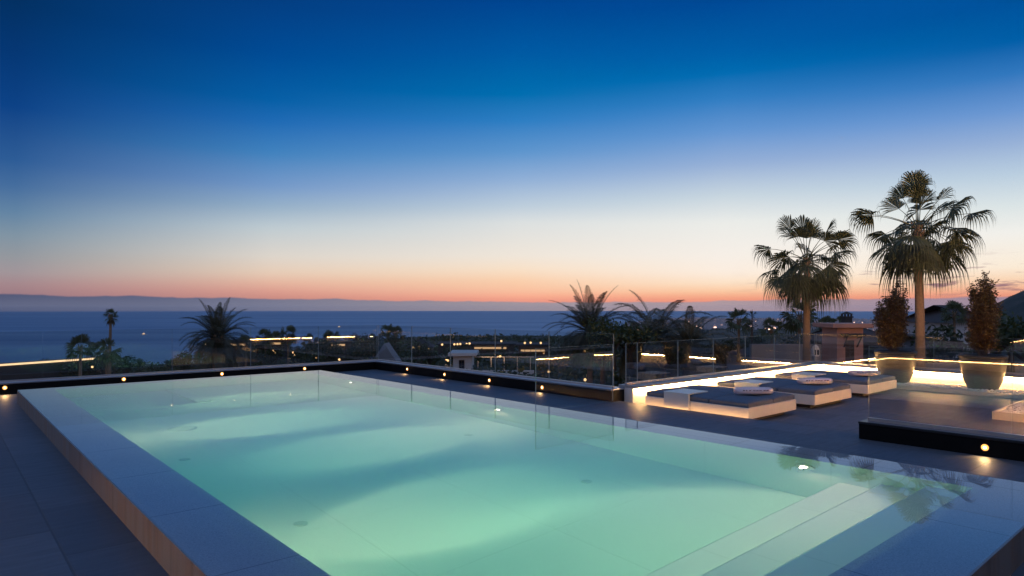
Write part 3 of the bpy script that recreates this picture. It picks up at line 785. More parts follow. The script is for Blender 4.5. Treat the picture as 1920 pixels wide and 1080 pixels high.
def ground_z(az, r):
    if az < -75 or az > 75: return -2.2
    R_ = coast(az); m = smooth(3, 17, az)
    zl = -1.9 + (SEAZ-3+1.9)*min(1.1, max(0, (r-16))/(R_-16))**.97
    zr = -1.6 - 60*(1-math.exp(-max(0,r-22)/620)) - (20.5)*min(1.2, r/R_)
    z = zl*(1-m)+zr*m
    z += (vnoise(az*.9, math.log(r+1)*5, 1)-.5)*min(6, r*.010)
    if r > R_*1.0: z -= 3
    if az > 24:   # the wooded hill on the right
        h = 118*math.exp(-((az-44)/10.2)**2)*math.exp(-((math.log(r)-math.log(1150))/.34)**2)
        z += h*(1+.12*(vnoise(az*1.2, r*.004, 5)-.5))
    return z
b = MB()
azs = [a*1.0 for a in range(-70, 71)]
rs = [0.5, 13] + [13*(6200/13)**(i/110) for i in range(1,111)]
azs2 = [-180,-150,-120,-100,-85,-76]+azs+[76,85,100,120,150,180]
for a in azs2:
    for r in rs:
        z = ground_z(a, r) if r > 13 else -2.2
        b.v.append(tuple(polar(a, r, z)))
n = len(rs)
for i in range(len(azs2)-1):
    for j in range(n-1):
        b.f.append((i*n+j, i*n+j+1, (i+1)*n+j+1, (i+1)*n+j)[::-1]); b.m.append(0)
tag(b.build('ground', M['ground'], smooth=True), kind='structure')
b = MB(); azl = list(range(-72, 73, 4)); rl = [700, 2000, 6000, 20500]
for a in azl:
    for r in rl: b.v.append(tuple(polar(a, r, SEAZ)))
for i in range(len(azl)-1):
    for j in range(3): b.f.append((i*4+j, i*4+j+1, (i+1)*4+j+1, (i+1)*4+j)[::-1]); b.m.append(0)
tag(b.build('sea', M['sea']), kind='structure')

# ------------------------------------------------------------------ palms
def fan_leaf(mb, base, az, el, plen, R_, nseg, droop, rng, m=0):
    d = Vector((math.cos(az)*math.cos(el), math.sin(az)*math.cos(el), math.sin(el)))
    pts = [Vector(base)]
    for q in range(1,6):
        d = (d+Vector((0,0,-droop*.10))).normalized(); pts.append(pts[-1]+d*plen/5)
    mb.tube(pts, [.022,.018,.015,.013,.011,.010], 3, m, cap=False)
    h = pts[-1]; t = d
    sdir = t.cross(Vector((0,0,1)));
    if sdir.length < .05: sdir = Vector((math.sin(az),-math.cos(az),0))
    sdir.normalize(); roll = rng.uniform(-.9,.9); nn = sdir.cross(t)
    sdir = (sdir*math.cos(roll)+nn*math.sin(roll)).normalized(); nn = sdir.cross(t)
    span = R(rng.uniform(58,82) if el > R(52) else rng.uniform(95,125)); dr = droop*rng.uniform(.8,1.25)
    for k in range(nseg):
        th_ = -span+2*span*(k+.5)/nseg
        ln = R_*(1-.28*(abs(th_)/span)**2)*rng.uniform(.88,1.06)
        dd = (t*math.cos(th_)+sdir*math.sin(th_)+nn*(.18*math.cos(2*th_)+rng.uniform(-.06,.06))).normalized()
        side = nn.cross(dd); 
        if side.length < 1e-3: continue
        side.normalize()
        w = math.tan(span/nseg)*ln*.62
        fold = nn*(w*.45*(1 if k % 2 else -1))
        g = Vector((0,0,-1))
        p1 = h+dd*ln*.58+g*ln*.04*dr; p2 = h+dd*ln*.80+g*ln*.12*dr; p3 = h+dd*ln*.92+g*ln*(.28*dr+rng.uniform(0,.06)); p4 = h+dd*ln*.96+g*ln*(.50*dr+rng.uniform(0,.20))
        o = len(mb.v)
        mb.v.extend([tuple(x) for x in (h, p1-side*w+fold, p1+side*w-fold, p2-side*w*.55, p2+side*w*.55, p3-side*w*.28, p3+side*w*.28, p4)])
        for f in ((0,1,2),(1,3,4,2),(3,5,6,4),(5,7,6)): mb.f.append(tuple(o+i for i in f)); mb.m.append(m)
def fan_palm_mesh(seed, H, r0, nleaf, plen, R_, nseg, droop=1.0, skirt=8, lo=-38):
    rng = random.Random(seed); tk = MB(); cr = MB(); sk = MB()
    pts = []; 
    for i in range(13):
        f = i/12; pts.append((.05*H*.2*math.sin(f*2.2+seed), .04*H*.2*math.sin(f*1.7+seed*2), H*f))
    rad = [r0*(1.35-.45*min(1,i/2.5)) if i < 3 else r0*(.93-.20*(i-3)/9)*(1+.03*math.sin(i*2.3)) for i in range(13)]
    tk.tube(pts, rad, 14)
    top_ = Vector(pts[-1])
    # stubs of old leaf bases under the crown
    for k in range(26):
        a = rng.uniform(0,6.28); z = -rng.uniform(.0,.55); p = top_+Vector((math.cos(a)*r0*.7, math.sin(a)*r0*.7, z))
        tk.tube([p, p+Vector((math.cos(a)*.10, math.sin(a)*.10, .16))], [.03,.012], 4)
    for k in range(nleaf):
        f = (k+.5)/nleaf; el = R(82-(82-lo)*f**1.0+rng.uniform(-15,13)); az = k*2.39996+rng.uniform(-.45,.45)
        fan_leaf(cr, top_+Vector((math.cos(az)*.06, math.sin(az)*.06, -.25*f)), az, el, plen*rng.uniform(.62,1.15)*(.75+.3*math.sin(math.pi*min(1,f+.15))), R_*rng.uniform(.85,1.05), nseg, droop*(.55+.7*f), rng)
    for k in range(skirt):
        az = k*2.39996+1; fan_leaf(sk, top_+Vector((math.cos(az)*.08, math.sin(az)*.08, -.35)), az, R(rng.uniform(-66,-48)), plen*.55, R_*.8, nseg//2+2, 1.1, rng)
    return tk.mesh('trunk', M['bark'], True), cr.mesh('crown', M['palmleaf']), sk.mesh('dry_skirt', M['dryleaf']) if skirt else None
LW = .042
def frond(mb, base, az, el, L, nl, ll, sag, rng, m=0, droop=.35, w0=.02):
    d = Vector((math.cos(az)*math.cos(el), math.sin(az)*math.cos(el), math.sin(el)))
    p = Vector(base); pts = [p.copy()]; dirs = [d.copy()]; st = 12; tw = rng.uniform(-.5,.5)
    for q in range(st):
        d = (d+Vector((0,0,-sag*(.35+q/st)*.16))+Vector((-math.sin(az),math.cos(az),0))*tw*.02).normalized(); p = p+d*L/st; pts.append(p.copy()); dirs.append(d.copy())
    mb.tube(pts, [w0*(1-.85*i/st) for i in range(st+1)], 3, m, cap=False)
    for k in range(nl):
        f = .12+.88*(k+.5)/nl; x = f*st; i = min(st-1,int(x)); q = pts[i].lerp(pts[i+1], x-i); t = dirs[i]
        s = t.cross(Vector((0,0,1)))
        if s.length < .05: s = Vector((math.sin(az),-math.cos(az),0))
        s.normalize(); up = s.cross(t)
        l = ll*(.10+1.08*math.sin(math.pi*min(1,.14+f*.85))**.75)*rng.uniform(.85,1.1)
        for sg in (-1,1):
            dd = (s*sg*.74+t*.74+up*rng.uniform(.10,.36)).normalized(); wd = dd.cross(up).normalized()*ll*LW
            a = q+dd*l*.55+Vector((0,0,-droop*l*.12)); e = q+dd*l*.95+Vector((0,0,-droop*l*rng.uniform(.4,.7)))
            mb.add([q-wd*.6, q+wd*.6, a+wd, a-wd, e], [(0,1,2,3),(3,2,4)], m)
def date_palm_mesh(seed, H, r0, nf, L, ll, hi=84, lo=-30, nl=34, droop=.35, boots=40, sag=1.0):
    rng = random.Random(seed); tk = MB(); cr = MB()
    pts = [(0,0,H*i/8) for i in range(9)]
    tk.tube(pts, [r0*(1.15-.2*min(1,i/3))*(1+.04*math.sin(i*3)) for i in range(9)], 12)
    for k in range(boots):   # stubs of cut fronds, a swelling under the crown
        a = k*2.39996; z = H-rng.uniform(-.05,.55)*min(1,H*.5); p = Vector((math.cos(a)*r0*.8, math.sin(a)*r0*.8, z))
        tk.tube([p, p+Vector((math.cos(a)*r0*.45, math.sin(a)*r0*.45, .16))], [r0*.25,r0*.1], 4)
    for k in range(nf):
        f = (k+.5)/nf; el = R(hi-(hi-lo)*f**.9+rng.uniform(-8,8)); az = k*2.39996+rng.uniform(-.3,.3)
        frond(cr, (math.cos(az)*r0*.4, math.sin(az)*r0*.4, H-.05*f), az, el, L*rng.uniform(.85,1.08), nl, ll, sag*(.55+.8*f), rng, droop=droop, w0=.022*L/2.2)
    return tk.mesh('trunk', M['bark'], True), cr.mesh('crown', M['dateleaf']), None
def palm(name, label, meshes, loc, rotz=0, s=1.0, group=None, cat='palm tree'):
    t = thing(name, label, cat, loc, rotz, group); t.scale = (s,)*3
    for nm, me in zip(('trunk','crown','dry_skirt'), meshes):
        if me is None: continue
        o = bpy.data.objects.new(nm, me); col.objects.link(o); o.parent = t
    return t
def base_at(px, d, dz=0):
    """ground point under photo column px at depth d"""
    p = at(px, 600, d); az = math.degrees(math.atan((px-960)/F)); r = math.hypot(p.x,p.y); p.z = ground_z(az, r)+dz
    return p
def crown_h(py, d, base): return EYE-(py-HOR)/F*d-base.z
# the two tall fan palms at the right
p = base_at(1722, 22.5); H = crown_h(422, 22.5, p)
palm('fan_palm', 'tallest fan palm at the right, rising between the two potted trees', fan_palm_mesh(5, H, .165, 38, 1.30, .86, 30, 1.45, 3, -40), p, 1.2)
p = base_at(1510, 25.0); H = crown_h(484, 25.0, p)
palm('fan_palm', 'tall fan palm with a dense drooping crown behind the daybeds', fan_palm_mesh(8, H, .15, 42, 1.15, .86, 30, 1.55, 4, -46), p, 0.4)
# the date palm in the middle left
p = base_at(408, 32); H = crown_h(634, 32, p)
LW = .032
palm('date_palm', 'thick dark date palm with arching fronds behind the far glass at the left', date_palm_mesh(3, H, .25, 66, 2.0, .36, 78, -28, 46, .55, 60, 1.25), p, .5)
# the upright date palm right of the pool
p = base_at(1106, 30); H = crown_h(622, 30, p)
LW = .028
palm('date_palm', 'date palm with upright feathery fronds beyond the walkway end', date_palm_mesh(21, H, .13, 66, 2.3, .38, 78, -26, 48, .5, 50, 1.0), p, 2.1)
# feather palms
LW = .026
fm = [date_palm_mesh(31+i, 1.0, .07, 34, 2.5, .50, 70, -8, 54, .9, 10, 1.5) for i in range(2)]
for i, (px, py, d, s, rz, lb) in enumerate(((1205,640,30,.80,.3,'feather palm with drooping leaflets, left of the feather palm pair'),
        (1232,635,33,1.22,2.0,'tallest feather palm, one long frond arching to the right'),
        (1292,648,31,.98,4.0,'feather palm with a rounded bushy head, right of the feather palm group'))):
    p = at(px, py, d); p.z -= 1.0*s
    palm('feather_palm', lb, fm[i % 2], p, rz, s, 'feather palms beyond the daybeds')
# slim palm at the left and small fan palms further down the hill
small = [fan_palm_mesh(50+i, (5.0,2.2,2.8)[i], .10, 18, .50, .62, 14, .75, 5 if i == 0 else 0, -20) for i in range(3)]
d = 55; p = base_at(207, d); H = crown_h(590, d, p)
palm('fan_palm', 'slim tall fan palm standing alone against the sea at the left', fan_palm_mesh(61, H, .13, 14, .28, .48, 12, .8, 4, 0), p, 0)
SMALL = [(150,650,42,.95,'small fan palm low against the sea, left of the slim tall palm'),
 (199,658,44,1.0,'small fan palm at the foot of the slim tall palm'),
 (462,648,60,1.15,'small dark fan palm just right of the big date palm'),
 (498,634,62,1.05,'small fan palm with a narrow head, left one of a pair against the sea'),
 (516,637,70,1.1,'small rounded fan palm, middle one of three in a row against the sea'),
 (540,629,64,1.15,'small fan palm with spiky head, right one of three in a row against the sea'),
 (580,640,90,1.3,'low fan palm in the hillside greenery, below the middle of the far glass'),
 (622,640,80,1.6,'bushy dark fan palm near the far corner of the pool'),
 (700,640,95,1.4,'spiky fan palm among the trees behind the far corner'),
 (728,627,100,1.9,'taller spiky fan palm at the end of the treeline behind the far corner'),
 (742,628,100,1.7,'leaning fan palm at the end of the treeline, right of the spiky one'),
 (1385,601,60,1.35,'dark round-headed fan palm left of the pine behind the daybed glass'),
 (1447,617,58,1.25,'dark low fan palm between the pine and the tall fan palm'),
 (1500,592,70,2.1,'dark fan palm half hidden by the trunk of the tall fan palm'),
 (1548,610,75,1.3,'small dark palm right of the tall fan palm trunk'),
 (1575,608,80,1.2,'small dark palm left of the tiled roof with the chimney'),
 (1790,585,46,.95,'small palm with drooping fronds in front of the pale house'),
 (1395,660,0,0,'')]
for i, (px, py, d, s, lb) in enumerate(SMALL[:-1]):
    me = small[1+i % 2]; h = (2.2,2.8)[i % 2]*s
    p = at(px, py, d); p.z -= h
    palm('fan_palm', lb, me, p, i*1.3, s, 'small palms on the slope')

# ------------------------------------------------------------------ broadleaf trees and shrubs
def clump_mesh(name, seed, n, leaf, shape, trunk_h, material, lobes=9):
    rng = random.Random(seed); cr = MB(); tk = MB()
    cs = []
    for k in range(lobes):
        a = rng.uniform(0,6.28); rr = rng.uniform(.15,.72); z = rng.uniform(-.35,.55)
        cs.append((Vector((math.cos(a)*rr*shape[0], math.sin(a)*rr*shape[0], trunk_h+shape[1]*(.5+.6*z))), rng.uniform(.30,.52)))
    for c, r_ in cs:
        tk.tube([(0,0,trunk_h*.3),(c.x*.5,c.y*.5,(trunk_h+c.z)*.45),tuple(c)], [.07,.045,.015], 5, cap=False)
        for q in range(n//lobes):
            v = Vector((rng.gauss(0,1),rng.gauss(0,1),rng.gauss(0,1))).normalized()*r_*rng.uniform(.35,1.12)
            pt = c+Vector((v.x*shape[0],v.y*shape[0],v.z*shape[1]*.55))
            u = Vector((rng.gauss(0,1),rng.gauss(0,1),rng.gauss(0,.7))).normalized(); w = u.cross(Vector((rng.gauss(0,1),rng.gauss(0,1),rng.gauss(0,1)))).normalized()
            l = leaf*rng.uniform(.6,1.3)
            cr.add([pt-u*l, pt+w*l*.45, pt+u*l, pt-w*l*.45], [(0,1,2,3)])
    tk.tube([(0,0,-.6),(0,0,trunk_h*.6),(0.02,0,trunk_h+shape[1]*.4)], [.12,.09,.05], 7)
    return tk.mesh('trunk', M['twig'], True), cr.mesh('crown', material)
def tree(name, label, meshes, loc, rotz, s, group=None, cat='tree'):
    return palm(name, label, meshes+(None,), loc, rotz, s, group, cat)
TV = [clump_mesh('t', 70+i, 900, .13, ((1.6,1.8),(1.3,2.4),(2.0,1.5))[i], (1.0,1.2,.7)[i], M['leaf'] if i < 2 else M['leaf2'], 10) for i in range(3)]
BV = [clump_mesh('b', 80+i, 800, .09, ((1.0,.9),(1.2,1.1))[i], .15, (M['leaf'],M['leaf2'])[i], 9) for i in range(2)]
def cone_tree(seed, H, r0):
    rng = random.Random(seed); tk = MB(); cr = MB()
    tk.tube([(0,0,-.5),(0,0,H*.5),(0.04,0,H)], [.11,.07,.015], 7)
    for k in range(26):
        f = k/26; z = H*(.18+.80*f); L = r0*(1-f)**.8*rng.uniform(.7,1.1)+.12; a = k*2.39996
        e = Vector((math.cos(a)*L, math.sin(a)*L, z+rng.uniform(-.1,.15)))
        tk.tube([(0,0,z-.1),tuple(e)], [.02,.006], 4, cap=False)
        for q in range(26):
            c = Vector((0,0,z)).lerp(e, rng.uniform(.25,1.05))+Vector((rng.gauss(0,.07),rng.gauss(0,.07),rng.gauss(0,.04)))
            u = Vector((rng.gauss(0,1),rng.gauss(0,1),rng.gauss(0,.4))).normalized(); w = u.cross(Vector((0,0,1))).normalized()
            cr.add([c-u*.12, c+w*.025, c+u*.12, c-w*.025], [(0,1,2,3)])
    return tk.mesh('trunk', M['twig'], True), cr.mesh('crown', M['leaf'])
p = at(1410, 640, 55); p.z = at(1410, 652, 55).z-.4
tree('pine_tree', 'sparse dark pine with a bent tip beside the round fan palm', cone_tree(4, 3.6, 1.05), p, 0, 1.0)
# far hillside: trees one can tell from their neighbours only by place share a label
rng = random.Random(99)
def scatter(n, x0, x1, d0, d1, label, group, var, s0, s1, name='hillside_tree', top=None):
    for i in range(n):
        px = rng.uniform(x0,x1); d = d0*(d1/d0)**rng.random(); p = base_at(px, d)
        v = var[i % len(var)]; s = rng.uniform(s0,s1)
        if top:  # keep crowns under the treeline of the photograph
            ymin = top(px); hmax = EYE-(ymin+rng.uniform(0,14)-HOR)/F*d - p.z
            s = min(s, max(.35, hmax/3.0))
        p.z -= .2
        tree(name, label, v, p, rng.uniform(0,6.28), s, group)
scatter(66, -20, 400, 45, 420, 'one of many dark round trees on the slope below the left glass', 'trees on the slope below the left glass', TV+BV, 1.4, 2.6, top=lambda x: 670-12*smooth(130,360,x))
scatter(84, 400, 720, 40, 330, 'one of many dark trees on the slope behind the far pool corner', 'trees on the slope behind the far pool corner', TV+BV, 1.3, 2.8, top=lambda x: 658-28*smooth(420,720,x))
scatter(12, 655, 770, 70, 150, 'one of the taller dark trees in the clump right of the far pool corner', 'tall clump right of the far pool corner', TV, 2.0, 3.2, top=lambda x: 630)
scatter(52, 760, 1060, 55, 300, 'one of many dark trees among the villas beyond the right plinth', 'trees among the villas beyond the right plinth', TV+BV, 1.4, 2.8, top=lambda x: 641)
scatter(26, 1330, 1640, 40, 200, 'one of many dark trees between the roofs behind the daybeds', 'trees between the roofs behind the daybeds', TV+BV, 1.2, 2.6, top=lambda x: 634)
scatter(10, 1690, 1800, 32, 90, 'one of the dark bushes before the pale house at the right', 'bushes before the pale house', BV+TV, 1.0, 1.8, 'garden_bush', top=lambda x: 618)
for i, (px, py, d, s, v, lb) in enumerate(((1150,600,27,1.15,BV[1],'yellow-green shrub under the upright date palm, left of two'),(1182,608,28,1.05,BV[1],'yellow-green shrub between the date palm and the feather palms'),
        (1130,640,25,.9,BV[0],'dark low shrub at the foot of the upright date palm'),(1245,640,27,1.0,BV[0],'dark low shrub in front of the feather palms'),(1340,640,30,.9,BV[0],'dark low shrub right of the feather palms'),
        (1895,588,30,1.5,BV[1],'large green bush at the right frame edge behind the second potted tree'),(1935,600,27,1.6,BV[1],'large green bush cut by the right frame edge'),(1870,615,34,1.3,BV[0],'dark bush behind the second potted tree'))):
    p = at(px, py, d); p.z -= 1.2*s
    tree('garden_shrub', lb, v, p, i*1.1, s, 'garden shrubs beyond the terrace', 'shrub')
# low scrub covering the slope between the trees
m = MB(); rng2 = random.Random(5)
for _ in range(6500):
    az = rng2.uniform(-44, 44); r = 26*(1400/26)**rng2.random()
    if r > coast(az)*.97: continue
    c0 = polar(az, r, ground_z(az, r)); s = rng2.uniform(.5,1.1)*min(3.2, .5+r*.009)
    for q in range(9):
        c = c0+Vector((rng2.gauss(0,.6*s),rng2.gauss(0,.6*s),abs(rng2.gauss(.25,.35))*s))
        u = Vector((rng2.gauss(0,1),rng2.gauss(0,1),rng2.gauss(0,.6))).normalized(); w = u.cross(Vector((rng2.gauss(0,1),rng2.gauss(0,1),rng2.gauss(0,1)))).normalized(); l = s*rng2.uniform(.15,.4)
        m.add([c-u*l, c+w*l*.6, c+u*l, c-w*l*.6], [(0,1,2,3)])
tag(m.build('hillside_scrub', M['leaf']), 'low dark scrub covering the slope down to the sea', 'scrub', kind='stuff')

# ------------------------------------------------------------------ villas
def gable(mb, x0, x1, y0, y1, z0, zr, m=0, hip=0.0, o=.3):
    x0 -= o; x1 += o; y0 -= o; y1 += o; ym = (y0+y1)/2; h = hip*(y1-y0)/2
    a, b_, c, d_ = (x0,y0,z0),(x1,y0,z0),(x1,y1,z0),(x0,y1,z0); e, f = (x0+h,ym,zr),(x1-h,ym,zr)
    mb.add([a,b_,c,d_,e,f], [(0,1,5,4),(2,3,4,5),(1,2,5),(3,0,4),(3,2,1,0)], m)
def house(name, label, px, d, w, dep, z0, z1, wallm, roofm=None, zr=None, hip=1.0, rot=0, windows=(), door=None, cat='house', chimney=None, led=False, extra=None):
    """box house whose near face is centred on photo column px at depth d; local x runs right, y away"""
    p = at(px, HOR, d)
    t = thing(name, label, cat, (p.x, p.y, z0), -YAW+rot)
    h = z1-z0
    m = MB(); m.box(-w/2, w/2, 0, dep, 0, h); m.build('wall', wallm, t)
    if roofm:
        m = MB()
        if zr: gable(m, -w/2, w/2, 0, dep, h+.003, zr-z0, 0, hip, .35)
        else: m.bbox(-w/2-.35, w/2+.35, -.35, dep+.35, h+.003, h+.22, .02)
        rf = m.build('roof', roofm, t)
        if chimney:
            cx, cz, cw, ch = chimney
            m = MB(); m.box(cx-cw/2, cx+cw/2, dep*.45, dep*.45+cw, cz, cz+ch*.7)
            m.box(cx-cw*.62, cx+cw*.62, dep*.45-cw*.12, dep*.45+cw*1.12, cz+ch*.7+.002, cz+ch*.76)
            for sx in (-1,1):
                for sy in (0,1): m.box(cx+sx*cw*.42-cw*.1, cx+sx*cw*.42+cw*.1, dep*.45+sy*cw*.8, dep*.45+sy*cw*.8+cw*.2, cz+ch*.76+.002, cz+ch*.86)
            m.add([(cx-cw*.65,dep*.45-cw*.15,cz+ch*.862),(cx+cw*.65,dep*.45-cw*.15,cz+ch*.862),(cx+cw*.65,dep*.45+cw*1.15,cz+ch*.862),(cx-cw*.65,dep*.45+cw*1.15,cz+ch*.862),(cx,dep*.45+cw*.5,cz+ch)], [(0,1,4),(1,2,4),(2,3,4),(3,0,4),(3,2,1,0)])
            m.build('chimney', wallm, rf)
    for (wx, wz, ww, wh) in windows:
        m = MB(); f = .05
        for a in ((wx-ww/2-f, wx+ww/2+f, wz-f, wz), (wx-ww/2-f, wx+ww/2+f, wz+wh, wz+wh+f), (wx-ww/2-f, wx-ww/2, wz+.001, wz+wh-.001), (wx+ww/2, wx+ww/2+f, wz+.001, wz+wh-.001), (wx-.02, wx+.02, wz+.001, wz+wh-.001)):
            m.box(a[0], a[1], -.06, -.002, a[2], a[3])
        wf = m.build('window', M['wood'], t)
        m = MB(); m.box(wx-ww/2+.001, wx+ww/2-.001, -.025, -.003, wz+.001, wz+wh-.001); m.build('pane', M['pane'], wf)
    if led:
        lx0, lx1, lz = led
        m = MB(); m.box(lx0, lx1, -.32, -.20, lz, lz+d*.0028); m.build('light_band', M['facade'], t)
    if extra: extra(t, h)
    return t
# long dark villa under one roof line, with the lit soffit
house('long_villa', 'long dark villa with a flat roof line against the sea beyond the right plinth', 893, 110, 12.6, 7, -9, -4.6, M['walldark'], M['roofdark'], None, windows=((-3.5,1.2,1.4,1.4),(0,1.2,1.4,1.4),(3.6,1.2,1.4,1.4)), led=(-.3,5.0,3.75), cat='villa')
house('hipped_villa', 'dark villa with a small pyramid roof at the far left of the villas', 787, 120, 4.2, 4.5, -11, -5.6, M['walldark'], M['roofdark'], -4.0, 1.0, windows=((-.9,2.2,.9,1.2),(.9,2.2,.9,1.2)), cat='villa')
house('gabled_outbuilding', 'narrow pale house with a steep gable near the far pool corner', 757, 62, 1.75, 3.2, -8, -4.6, M['wallgrey'], M['wallgrey'], -1.75, 0.0, rot=R(90), cat='outbuilding')
def parapet(t, h):
    m = MB(); m.box(.88, 5.2, -.1, .1, -2, h-1.05); m.build('terrace_wall', M['wallwhite'], t)
    m = MB()
    for i in range(5): m.box(1.1+i*.95, 1.17+i*.95, -.03, .04, h-1.048, h-.12)
    m.box(.88, 5.2, -.035, .045, h-.119, h-.05); m.build('railing', M['steel'], t)
house('terrace_house', 'cream block of a house with a railed roof terrace just beyond the right plinth', 867, 48, 1.35, 3, -6.4, -1.95, M['wallwhite'], M['wallwhite'], None, windows=((-.05,3.2,.3,.9),), extra=parapet, cat='house')
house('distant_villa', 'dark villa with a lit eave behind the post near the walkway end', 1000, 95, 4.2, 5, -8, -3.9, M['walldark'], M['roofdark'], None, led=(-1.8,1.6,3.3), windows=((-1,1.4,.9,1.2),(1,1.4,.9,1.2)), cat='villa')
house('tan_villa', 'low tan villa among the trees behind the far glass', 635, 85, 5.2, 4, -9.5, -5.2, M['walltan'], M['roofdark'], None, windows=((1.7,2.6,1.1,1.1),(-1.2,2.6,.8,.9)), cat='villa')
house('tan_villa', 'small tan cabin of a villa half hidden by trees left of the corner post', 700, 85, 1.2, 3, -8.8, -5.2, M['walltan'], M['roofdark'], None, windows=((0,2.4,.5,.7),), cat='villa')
a_, b_ = at(-160,695,45.6), at(197,670.5,57.6); v_ = b_-a_; zz = a_.z
t = thing('terrace_wall', 'long low wall with a glowing band at the far left of the slope', 'terrace wall', (a_.x,a_.y,zz-2.2), math.atan2(v_.y,v_.x))
Lw = math.hypot(v_.x,v_.y)
m = MB(); m.box(0,Lw,0,.3,0,2.1); m.build('wall', M['walldark'], t)
m = MB(); m.box(0,Lw,-.06,-.002,2.11,2.26); m.build('light_band', M['facade2'], t)
m = MB(); m.bbox(-.05,Lw+.05,-.15,.35,2.265,2.32,.01); m.build('coping', M['wallgrey'], t)
for (x0, x1, y, d, lb) in ((428,462,645,60,'low white terrace wall with a lit band behind the date palm'),(474,528,643,64,'low white terrace wall with a long lit band right of the date palm'),(597,609,642,70,'short white terrace wall with a lit band left of the bushy fan palm'),(620,648,646,70,'white terrace wall with a lit band under the bushy fan palm')):
    w = (x1-x0)/F*d; z = EYE-(y-HOR)/F*d
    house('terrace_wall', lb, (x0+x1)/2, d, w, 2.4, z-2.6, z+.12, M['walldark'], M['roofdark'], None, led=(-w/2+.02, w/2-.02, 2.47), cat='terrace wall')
# right side: roofs, salmon gatehouse, pale house, garden wall
house('tiled_house', 'house with a broad tiled roof and a turret-like chimney right of the tall fan palm', 1625, 52, 5.4, 6, -4.4, -1.15, M['walldark'], M['roof'], .25, 1.0, chimney=(-.05,3.9,.62,1.75), windows=((-1.2,1.1,.8,1.1),(1.2,1.1,.8,1.1)))
house('tiled_house', 'low house with a long dark tiled roof behind the daybed glass', 1480, 60, 7.5, 6, -5.2, -2.9, M['wallgrey'], M['roofdark'], -1.9, 1.0, windows=((-2,.8,.8,1),(0,.8,.8,1),(2,.8,.8,1)))
def awning(t, h):
    m = MB()
    for s in (-1,1):
        m.tube([(s*.32,-.04,h-.95),(s*.36,-.42,h-.42)], .035, 5); m.tube([(s*.32,-.05,h-.50),(s*.34,-.50,h-.40)], .03, 5)
    m.box(-.5, .5, -.56, -.01, h-.38, h-.32)
    for k in range(6): m.box(-.5+k*.18, -.42+k*.18, -.62, -.02, h-.318, h-.27)
    m.build('timber_awning', M['wood'], t)
    m = MB(); m.box(-.24, .20, -.012, .05, h-1.75, h-.62); m.build('door', M['wood'], t)
house('gatehouse', 'salmon pink gatehouse with a dark timber awning beyond the lounge corner', 1594, 33, 1.30, 1.6, -3.0, .52, M['wallsalmon'], M['wallsalmon'], None, extra=awning, cat='gatehouse')
house('pale_house', 'pale house with a tiled hip roof left of the second potted tree', 1812, 48, 3.4, 5, -4, .45, M['wallwhite'], M['roof'], 1.75, 1.0, windows=((-.6,2.2,.6,.9),(.8,2.2,.6,.9)))
house('tiled_house', 'house with a dark tiled roof right of the tallest fan palm trunk', 1745, 44, 2.6, 4, -4, -1.3, M['wallgrey'], M['roof'], -.3, 1.0, windows=((-.5,1.2,.5,.8),))
house('garden_wall', 'grey rendered garden wall beyond the daybed glass', 1475, 34, 3.6, .3, -3.6, -.35, M['wallgrey'], cat='garden wall')
house('garden_wall', 'long grey garden wall behind the potted trees', 1800, 30, 6.5, .3, -3.2, -1.0, M['wallgrey'], cat='garden wall')
house('garden_wall', 'warm cream garden wall below the walkway end', 1100, 22, 3.2, .3, -3.2, -1.45, M['wallwhite'], cat='garden wall')
# white lantern-shaped garden ornament
p = at(1529, 668, 24); t = thing('garden_lantern', 'small white arched garden lantern right of the tall fan palm trunk', 'lantern', p, -YAW)
m = MB(); m.box(-.09,.09,-.08,.08,-1.4,-.002); m.build('post', M['wallgrey'], t)
m = MB(); m.bbox(-.11,.11,-.09,.09,0,.30,.015); m.lathe([(.11,0),(.10,.05),(.06,.09),(.01,.115)], 14, (0,0,.301)); m.build('lantern_body', M['wallwhite'], t)
m = MB()
for s in (-1,1): m.box(s*.05-.028, s*.05+.028, -.096, -.088, .05, .24)
m.build('lantern_opening', M['pane'], t)

# ------------------------------------------------------------------ boats added to stand in for reflected glows
for (px, py, lb) in ((636,612,'boat added in place of a bright reflected glow above the bushy fan palm'),(270,626,'boat added in place of a reflected glow right of the slim tall palm')):
    d = (EYE-SEAZ)/(py+2-HOR)*F; p = at(px, py, d); p.z = SEAZ
    t = thing('stand_in_boat', lb, 'boat', p, -YAW+.3, 'boats added in place of reflected glows')
    L_ = 17; m = MB()
    sec = [(-L_/2,2.4,1.9),(-L_*.2,2.7,1.9),(L_*.2,2.4,2.3),(L_*.42,1.1,2.8),(L_/2,.15,3.1)]
    vs = []
    for x, w, h in sec: vs += [(x,-w*.6,-.4),(x,-w,h),(x,w,h),(x,w*.6,-.4)]
    fs = [(i*4+k, i*4+k+1, i*4+5+k, i*4+4+k) for i in range(4) for k in range(3)]+[(3,2,1,0),(16,17,18,19)]
    m.add(vs, fs); m.build('hull', M['wallwhite'], t)
    m = MB(); m.bbox(-5,3,-1.8,1.8,1.95,4.6,.2); m.box(-4,2,-1.5,1.5,4.62,4.9); m.build('cabin', M['wallwhite'], t)
    m = MB(); m.box(-4.6,2.6,-1.86,-1.81,2.6,4.2); m.box(-1.2,.6,-1.0,1.0,4.92,6.6); m.build('stand_in_glow', M['facade2'], t)
